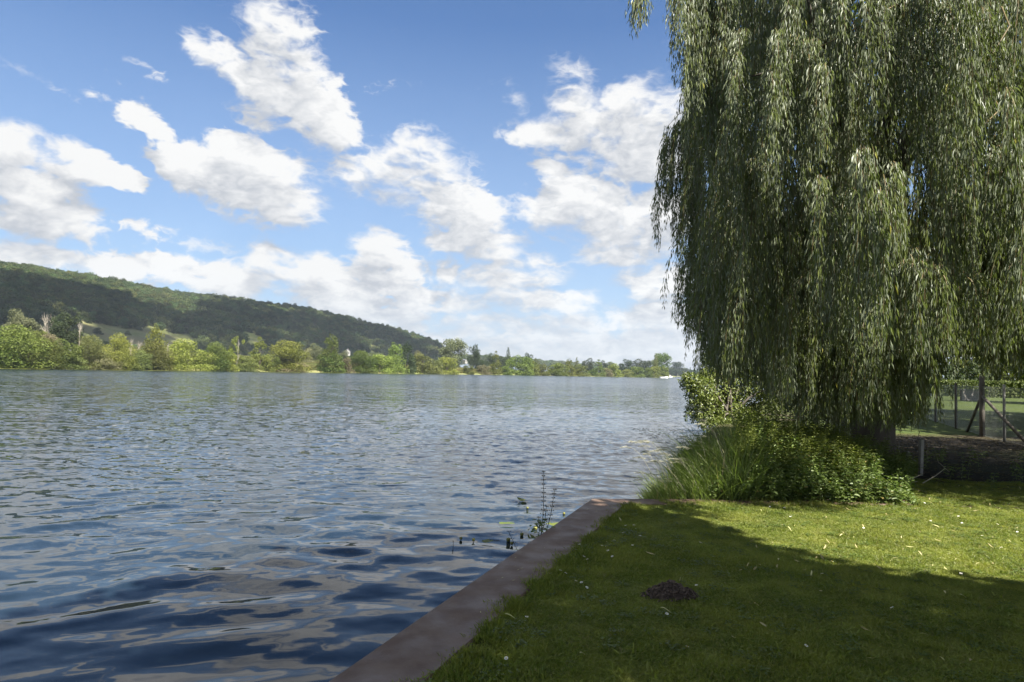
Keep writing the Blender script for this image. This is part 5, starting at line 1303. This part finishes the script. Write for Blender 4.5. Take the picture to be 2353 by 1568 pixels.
o = mobj('reed_grass', reed_blades(5200, 12), MAT['reed']); tagd(o, 'arching reed grass clump leaning over the water at the quay corner', None, None, 'stuff')
mb = MB(); g = np.random.default_rng(13)
for _ in range(46):
    px = g.uniform(1425, 1620); py = g.uniform(1010, 1120) if px < 1560 else g.uniform(930, 1040); d = g.uniform(9.2, 10.8)
    tip = at(px, py, d); root = at(min(1700, px+g.uniform(60, 130)), 1140, d); root[2] = -0.2
    t_ = np.linspace(0, 1, 9)[:, None]; pts = root+(tip-root)*t_*[1, 1, 0]+np.array([0, 0, 1])*(tip[2]-root[2])*np.sin(t_*1.75)/math.sin(1.75)
    mb.tube(pts, np.linspace(0.0022, 0.001, 9), 3, 0.2, cap=False)
    for s_ in np.linspace(0.80, 1.0, 9):
        b = np.array([np.interp(s_, t_[:, 0], pts[:, q]) for q in range(3)]); d_ = unit(pts[-1]-pts[-2]); n = 3
        V, F, r = leaves(np.tile(b, (n, 1)), unit(d_+g.normal(size=(n, 3))*0.22), rdir(n, g), 0.05, 0.006, 0.1); mb.add(V, F, r)
for px, py, qx_ in ((1313/2353*0+1762, 1040, 1835),):
    pass
o = mb.obj('grass_seed_heads', MAT['straw']); tagd(o, 'pale feathery grass seed heads drooping over the water', None, None, 'stuff')
# dark leafy shrub overhanging the water behind the reed grass
def leafy_shrub(name, cpx, base_py, lobes, Y, n, leafL, mat, label, seed, trunkh=2.0):
    g = np.random.default_rng(seed); c0 = onz(cpx, base_py); c0 = np.array([colx(cpx)*Y, Y, -0.1])
    t = empty(name, tuple(c0), label, 'shrub'); cs = np.array([at(x, y, Y+dy) for x, y, r, dy in lobes]); rs = np.array([r*Y/FP for x, y, r, dy in lobes])
    idx = g.choice(len(lobes), n, p=rs**2/(rs**2).sum()); d = unit(g.normal(size=(n, 3))); rad = rs[idx]*(1-0.55*g.random(n)**2)*(1+0.25*hashn(d*2+idx[:, None], 2.2, seed))
    P = cs[idx]+d*rad[:, None]; A = unit(d*0.6+g.normal(size=(n, 3))*0.6+[0, 0, -0.25]); N = unit(d*0.6+[0, 0, 0.9]+g.normal(size=(n, 3))*0.35)
    V, F, r = leaves(P, A, N, leafL*g.uniform(0.6, 1.2, n), leafL*0.68*g.uniform(0.6, 1.2, n), 0.12, True, rnd=np.clip(0.5+g.normal(size=n)*0.25, 0, 0.93))
    mobj('foliage', raw_mesh('foliage', V-c0, [F], r), mat, t); mb = MB()
    for c, r_ in zip(cs, rs):
        e = c-c0; tq = np.linspace(0, 1, 6)[:, None]; st_ = np.array([g.normal()*0.3, g.normal()*0.3, 0]); pts = st_+(e-st_)*tq+np.array([0, 0, 0.5])*np.sin(tq*3.14); mb.tube(pts, np.linspace(0.06, 0.012, 6), 5)
        for _ in range(5): d2 = unit(g.normal(size=3)); mb.tube([e, e+d2*r_*0.5, e+d2*r_*0.95], [0.012, 0.008, 0.003], 4)
    mb.obj('branches', MAT['bark'], t, True); return t
leafy_shrub('hazel_shrub', 1660, 970, [(1590, 882, 24, -0.5), (1578, 872, 14, -0.5), (1612, 900, 34, -0.6), (1606, 940, 30, -0.6), (1640, 892, 42, 0.5), (1690, 880, 45, 1), (1622, 945, 36, 0), (1665, 950, 46, 0.6), (1720, 930, 50, 1.5), (1640, 830, 26, 0.8), (1665, 790, 30, 1.2), (1690, 740, 30, 1.5), (1628, 862, 22, 0.2), (1720, 820, 46, 2), (1745, 760, 44, 2), (1700, 990, 48, -1), (1760, 880, 50, 1), (1655, 720, 14, 1), (1800, 900, 50, 0), (1652, 990, 30, -1.5), (1720, 700, 30, 2)],
            26.0, 27000, 0.105, MAT['shrub'], 'dark leafy shrub overhanging the river behind the reed grass', 41)
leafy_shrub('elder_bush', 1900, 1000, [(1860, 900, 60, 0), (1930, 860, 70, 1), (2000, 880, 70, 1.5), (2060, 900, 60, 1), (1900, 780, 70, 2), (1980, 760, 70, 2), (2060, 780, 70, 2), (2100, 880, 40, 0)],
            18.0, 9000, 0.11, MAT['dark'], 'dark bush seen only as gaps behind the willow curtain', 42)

# ================================================================== STAKE, TWIGS, LITTER
p = onz(2115, 1092); t = bpy.data.objects.new('stake', None); mb = MB(); h = at(2115, 1010, p[1])[2]
mb.box((-0.032, -0.025, -0.1), (0.032, 0.025, h)); me = mb.mesh('marker_stake'); o = mobj('marker_stake', me, MAT['concrete']); o.location = (p[0], p[1], 0); o.rotation_euler = (0.03, 0.015, 0.3); tagd(o, 'pale weathered stake standing at the end of the undergrowth', 'stake')
for (pts_, lb, r_) in (([(2060, 1122), (2090, 1104), (2118, 1092)], 'pale broken branch leaning left of the stake', 0.012), ([(2120, 1112), (2150, 1095), (2172, 1078), (2182, 1086)], 'forked dead twig right of the stake', 0.008),
                       ([(2030, 1140), (2075, 1118), (2110, 1108)], 'thin reddish stem lying before the stake', 0.006), ([(1940, 1130), (1985, 1126), (2030, 1128)], 'reddish bramble stem along the far quay arm', 0.004), ([(2070, 1140), (2100, 1128), (2130, 1136)], 'short dry stick on the grass edge below the stake', 0.007)):
    ps = [onz(x, max(y, 1118)) for x, y in pts_]; z = [max(0.02, at(x, y, q[1])[2]) for (x, y), q in zip(pts_, ps)]
    P_ = np.array([[q[0], q[1], zz+0.01] for q, zz in zip(ps, z)]); e = empty('dead_twig', tuple(P_[0]), lb, 'twig'); mb = MB(); mb.tube(P_-P_[0], np.linspace(r_, r_*0.4, len(P_)), 5)
    if len(P_) > 3: q = P_[2]-P_[0]; mb.tube([q, q+[-0.10, 0.02, 0.10], q+[-0.12, 0.0, 0.16]], r_*0.4, 4)
    mb.obj('branch', MAT['dead_wood'], e)
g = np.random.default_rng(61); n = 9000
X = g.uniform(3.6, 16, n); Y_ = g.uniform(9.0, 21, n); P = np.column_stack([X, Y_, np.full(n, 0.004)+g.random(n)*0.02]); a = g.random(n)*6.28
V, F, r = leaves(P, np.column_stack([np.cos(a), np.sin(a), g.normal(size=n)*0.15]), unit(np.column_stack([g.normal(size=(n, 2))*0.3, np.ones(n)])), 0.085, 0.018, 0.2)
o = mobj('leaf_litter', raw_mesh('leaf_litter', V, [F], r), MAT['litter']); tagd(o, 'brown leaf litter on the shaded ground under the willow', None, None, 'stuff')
S = [(g.uniform(6.2, 11), g.uniform(9.8, 15.5), 0, g.uniform(0.08, 0.3), g.normal()*0.2, g.normal()*0.2) for _ in range(60)]
plant_stems('shade_seedlings', S, 9, MAT['nettle'], 0.07, 0.5, 3, 'sparse low seedlings on the dark ground under the willow')
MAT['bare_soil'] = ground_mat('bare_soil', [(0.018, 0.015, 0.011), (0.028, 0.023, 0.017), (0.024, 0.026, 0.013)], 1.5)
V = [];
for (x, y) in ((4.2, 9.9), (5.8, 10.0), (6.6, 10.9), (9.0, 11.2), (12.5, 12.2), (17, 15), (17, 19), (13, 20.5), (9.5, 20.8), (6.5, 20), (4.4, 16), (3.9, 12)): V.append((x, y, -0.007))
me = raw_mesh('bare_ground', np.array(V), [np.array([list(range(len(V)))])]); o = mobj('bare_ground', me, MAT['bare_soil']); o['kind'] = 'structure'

# ================================================================== FENCE, GARDEN BEYOND
fpx = [(2108, 955), (2150, 970), (2197, 985), (2257, 1003), (2308, 1016), (2380, 1034), (2450, 1050)]
fp_ = [onz(x, y) for x, y in fpx]
fe = empty('wire_fence', (fp_[0][0], fp_[0][1], 0), 'chain link fence on dark posts behind the willow at the right', 'fence')
F0 = np.array(fe.location); hp = 1.62
for i, p in enumerate(fp_):
    mb = MB(); r_ = 0.075 if i == 3 else (0.045 if i != 4 else 0.035); q = p-F0; mb.tube([q-[0, 0, 0.1], q+[0, 0, hp*0.5], q+[0, 0, hp+(0.25 if i == 3 else 0)]], [r_*1.05, r_, r_*0.96], 8)
    mb.obj('post', MAT['post'] if i != 4 else MAT['concrete'], fe, True)
q3 = fp_[3]-F0
for e in (onz(2222, 993)-F0, onz(2372, 1032)-F0): mb = MB(); mb.tube([q3+[0, 0, 1.25], e], 0.045, 8); mb.obj('brace', MAT['post'], fe, True)
mb = MB()
for a, b in zip(fp_[:-1], fp_[1:]):
    Lh = np.linalg.norm(b-a); d = (b-a)/Lh; cell = 0.06; n = int(Lh/cell); H_ = 1.5
    for i in range(-int(H_/cell), n):
        for sgn in (1, -1):
            s0, s1 = i*cell, i*cell+H_
            if sgn < 0: s0, s1 = s1, s0
            z0, z1 = 0.03, 0.03+H_
            def clip(s): return min(max(s, 0), Lh)
            c0, c1 = clip(s0), clip(s1)
            if abs(c1-c0) < 1e-3: continue
            za = z0+(c0-s0)/(s1-s0)*H_; zb = z0+(c1-s0)/(s1-s0)*H_
            mb.tube([a-F0+d*c0+[0, 0, za], a-F0+d*c1+[0, 0, zb]], 0.0016, 3, cap=False)
    for zz in (0.03, 0.8, 1.53): mb.tube([a-F0+[0, 0, zz], b-F0+[0, 0, zz]], 0.003, 3, cap=False)
o = mb.obj('wire_mesh', MAT['wire'], fe); o['kind'] = 'stuff'
# mown garden lawn sheet behind the fence
V = np.array([(9, 22.5, -0.006), (60, 14, -0.006), (110, 60, -0.006), (110, 130, -0.006), (66, 130, -0.006), (29, 60, -0.006)]); me = raw_mesh('garden_lawn', V, [np.array([[0, 1, 2, 3, 4, 5]])]); o = mobj('garden_lawn', me, MAT['mown']); o['kind'] = 'structure'
# hedge
def hedge(px0, px1, Y, h, label):
    a = np.array([colx(px0)*Y, Y, 0]); b = np.array([colx(px1)*Y, Y-6, 0]); g = np.random.default_rng(17); n = 15000
    s = g.random(n); f = g.integers(0, 3, n); dpt = np.where(f == 0, 0, g.random(n)*1.2); zz = np.where(f == 1, h, g.random(n)*h); d = unit(b-a); pr = np.array([-d[1], d[0], 0])
    P = a+(b-a)*s[:, None]+pr*dpt[:, None]+np.array([0, 0, 1])*zz[:, None]+g.normal(size=(n, 3))*0.05; Nn = np.where((f == 1)[:, None], [[0, 0, 1.0]], -pr[None]*1.0)
    V, F, r = leaves(P, rdir(n, g), unit(Nn+g.normal(size=(n, 3))*0.4), 0.20, 0.16, 0.1); t = empty('hedge', tuple(a), label, 'hedge'); mobj('foliage', raw_mesh('foliage', V-a, [F], r), MAT['hedge'], t)
    mb = MB(); L_ = np.linalg.norm(b-a); mb.V.append(np.array([pr*0.2, d*L_+pr*0.2, d*L_+pr*1.0, pr*1.0, pr*0.2+[0, 0, h-.1], d*L_+pr*0.2+[0, 0, h-.1], d*L_+pr*1.0+[0, 0, h-.1], pr*1.0+[0, 0, h-.1]])); mb.r.append(np.zeros(8)); mb.F.append(np.array([[4, 5, 6, 7], [0, 1, 5, 4], [1, 2, 6, 5], [2, 3, 7, 6], [3, 0, 4, 7]])); mb.obj('inner_twigs', MAT['hedge'], t)
hedge(2085, 2560, 80, 1.75, 'long clipped hedge closing the garden beyond the fence')
# stone block wall
Y = 62.0; c = np.array([colx(2233)*Y, Y, 0]); sw = empty('stone_wall', tuple(c), 'short grey rubble stone wall on the garden lawn before the hedge', 'wall'); g = np.random.default_rng(23)
W_, H_ = 1.55, 0.95; z = 0.0; mb = MB(); mb.box((-W_/2+.03, 0.05, 0), (W_/2-.03, 0.5, H_-.02)); mb.obj('mortar_core', MAT['soil'], sw)
while z < H_-0.05:
    hh = g.uniform(0.13, 0.22); hh = min(hh, H_-z); x = -W_/2
    while x < W_/2-0.02:
        w = min(g.uniform(0.16, 0.34), W_/2-x); mb = MB(); V, F = ICO1
        mb.box((x+.008, g.uniform(-0.02, 0.02), z+.008), (x+w-.008, 0.2, z+hh-.008)); mb.V[0] = mb.V[0]+g.normal(size=(8, 3))*0.008; mb.obj('stone', MAT['stone'], sw); x += w
    z += hh
mb = MB(); mb.box((-W_/2-.06, -0.06, H_+.003), (W_/2+.06, 0.55, H_+0.07)); mb.obj('coping', MAT['slate'], sw)
# trees behind the hedge and over the garden (they also shade it)
def near_tree(px, ytop, wpx, Y, mat, label, kd='round', crown0=0.25, n=0):
    x = colx(px)*Y; h = at(px, ytop, Y)[2]; w = wpx*Y/FP; t = empty('broadleaf_tree', (x, Y, 0), label, 'tree'); me = CR[kd][n].copy(); me.materials.clear(); me.materials.append(mat)
    o = bpy.data.objects.new('crown', me); link(o, t); o.scale = (w*1.3, w*1.3, h*(1-crown0)/0.85); o.location = (0, 0, h*crown0*0.6); o2 = mobj('trunk', TRUNKS[n], None, t); o2.scale = (w*.8, w*.8, h)
near_tree(2170, 640, 150, 95, MAT['dark'], 'dark tree behind the hedge nearest the willow trunk', 'bush', 0)
near_tree(2300, 600, 190, 100, MAT['mid'], 'broad green tree behind the hedge at the right edge', 'bush', 0, n=1)
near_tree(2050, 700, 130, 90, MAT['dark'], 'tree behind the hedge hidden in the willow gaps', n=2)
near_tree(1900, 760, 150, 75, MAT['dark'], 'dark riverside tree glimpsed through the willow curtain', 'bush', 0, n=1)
for (x, y, h, w, lb) in ((20.6, 21.6, 10, 9.5, 'garden tree outside the right edge shading the fence'), (23.5, 27.5, 11, 10, 'second garden tree outside the right edge'), (29.5, 33.5, 11, 10, 'third garden tree outside the right edge'), (48.5, 55.0, 10, 12, 'garden tree outside the right edge shading the hedge foot')):
    t = empty('broadleaf_tree', (x, y, 0), lb, 'tree'); me = CR['round'][0].copy(); me.materials.clear(); me.materials.append(MAT['mid']); o = bpy.data.objects.new('crown', me); link(o, t); o.scale = (w*1.2, w*1.2, h*1.05); o2 = mobj('trunk', TRUNKS[0], None, t); o2.scale = (w, w, h)
# ================================================================== THE TREE BEHIND THE CAMERA THAT SHADES THE FOREGROUND
bt = empty('broadleaf_tree', (5.2, -6.0, 0), 'large tree behind the viewpoint whose crown shades the near lawn', 'tree'); BT0 = np.array(bt.location)
g = np.random.default_rng(71); P = []
BND = [(1.30, 8.55), (1.95, 8.2), (2.2, 7.2), (2.65, 6.1), (3.4, 5.75), (4.2, 5.5), (5.2, 5.3), (6.2, 4.2), (6.5, 1.5), (5.0, -2.5), (0, -3.5), (-4.5, -1), (-5, 3.5), (-2.5, 7.0), (-0.5, 8.8)]
while len(P) < 33000:
    x, y = g.uniform(-5.5, 7, 2); y = g.uniform(-4, 9.2)
    if inpoly(x+g.normal()*0.16, y+g.normal()*0.16, BND): P.append((x, y))
P = np.array(P); r2 = np.hypot((P[:, 0]-0.8)/6, (P[:, 1]-2.8)/6.2)
hgt = 8.2+1.6*np.sqrt(np.clip(1-r2**2, 0.05, 1))*g.uniform(-1, 1, len(P))+0.7*hashn(np.column_stack([P, 0*P[:, 0]]), 0.8, 9)
C3 = np.column_stack([P, 0*hgt])+TO_SUN*(hgt/TO_SUN[2])[:, None]
V, F, r = leaves(C3, rdir(len(C3), g), unit(g.normal(size=(len(C3), 3))*0.5+[0, 0, 1]), 0.26, 0.22, 0.15, True)
mobj('crown', raw_mesh('crown', V-BT0, [F], r), MAT['overhead'], bt)
mb = MB(); tq = np.linspace(0, 1, 7)[:, None]; mb.tube(np.column_stack([-0.3*tq, 0.6*tq, tq*7.0]), np.linspace(0.42, 0.26, 7), 12); mb.obj('trunk', MAT['bark'], bt, True)
for i in range(9):
    e = C3[g.integers(len(C3))]-BT0; b = np.array([-0.2, 0.4, g.uniform(4, 6.8)]); mb = MB(); mb.tube(b+(e-b)*tq+np.array([0, 0, 0.5])*np.sin(tq*3.14), np.linspace(0.16, 0.03, 7), 7); mb.obj('limb', MAT['bark'], bt, True)
#@@HAZE
mb = MB(); mb.box((-2600, -80, -2.2), (2600, 2700, 190))
m = bpy.data.materials.new('haze_air'); m.use_nodes = True; m.node_tree.nodes.clear(); T = NT(m.node_tree)
pv = T.n('ShaderNodeVolumePrincipled'); pv.inputs['Density'].default_value = 0.00009; pv.inputs['Color'].default_value = (0.74, 0.86, 1.0, 1); pv.inputs['Anisotropy'].default_value = 0.0
o_ = T.n('ShaderNodeOutputMaterial'); T.lk(pv.outputs[0], o_.inputs['Volume'])
o = mb.obj('haze', m); o['kind'] = 'stuff'
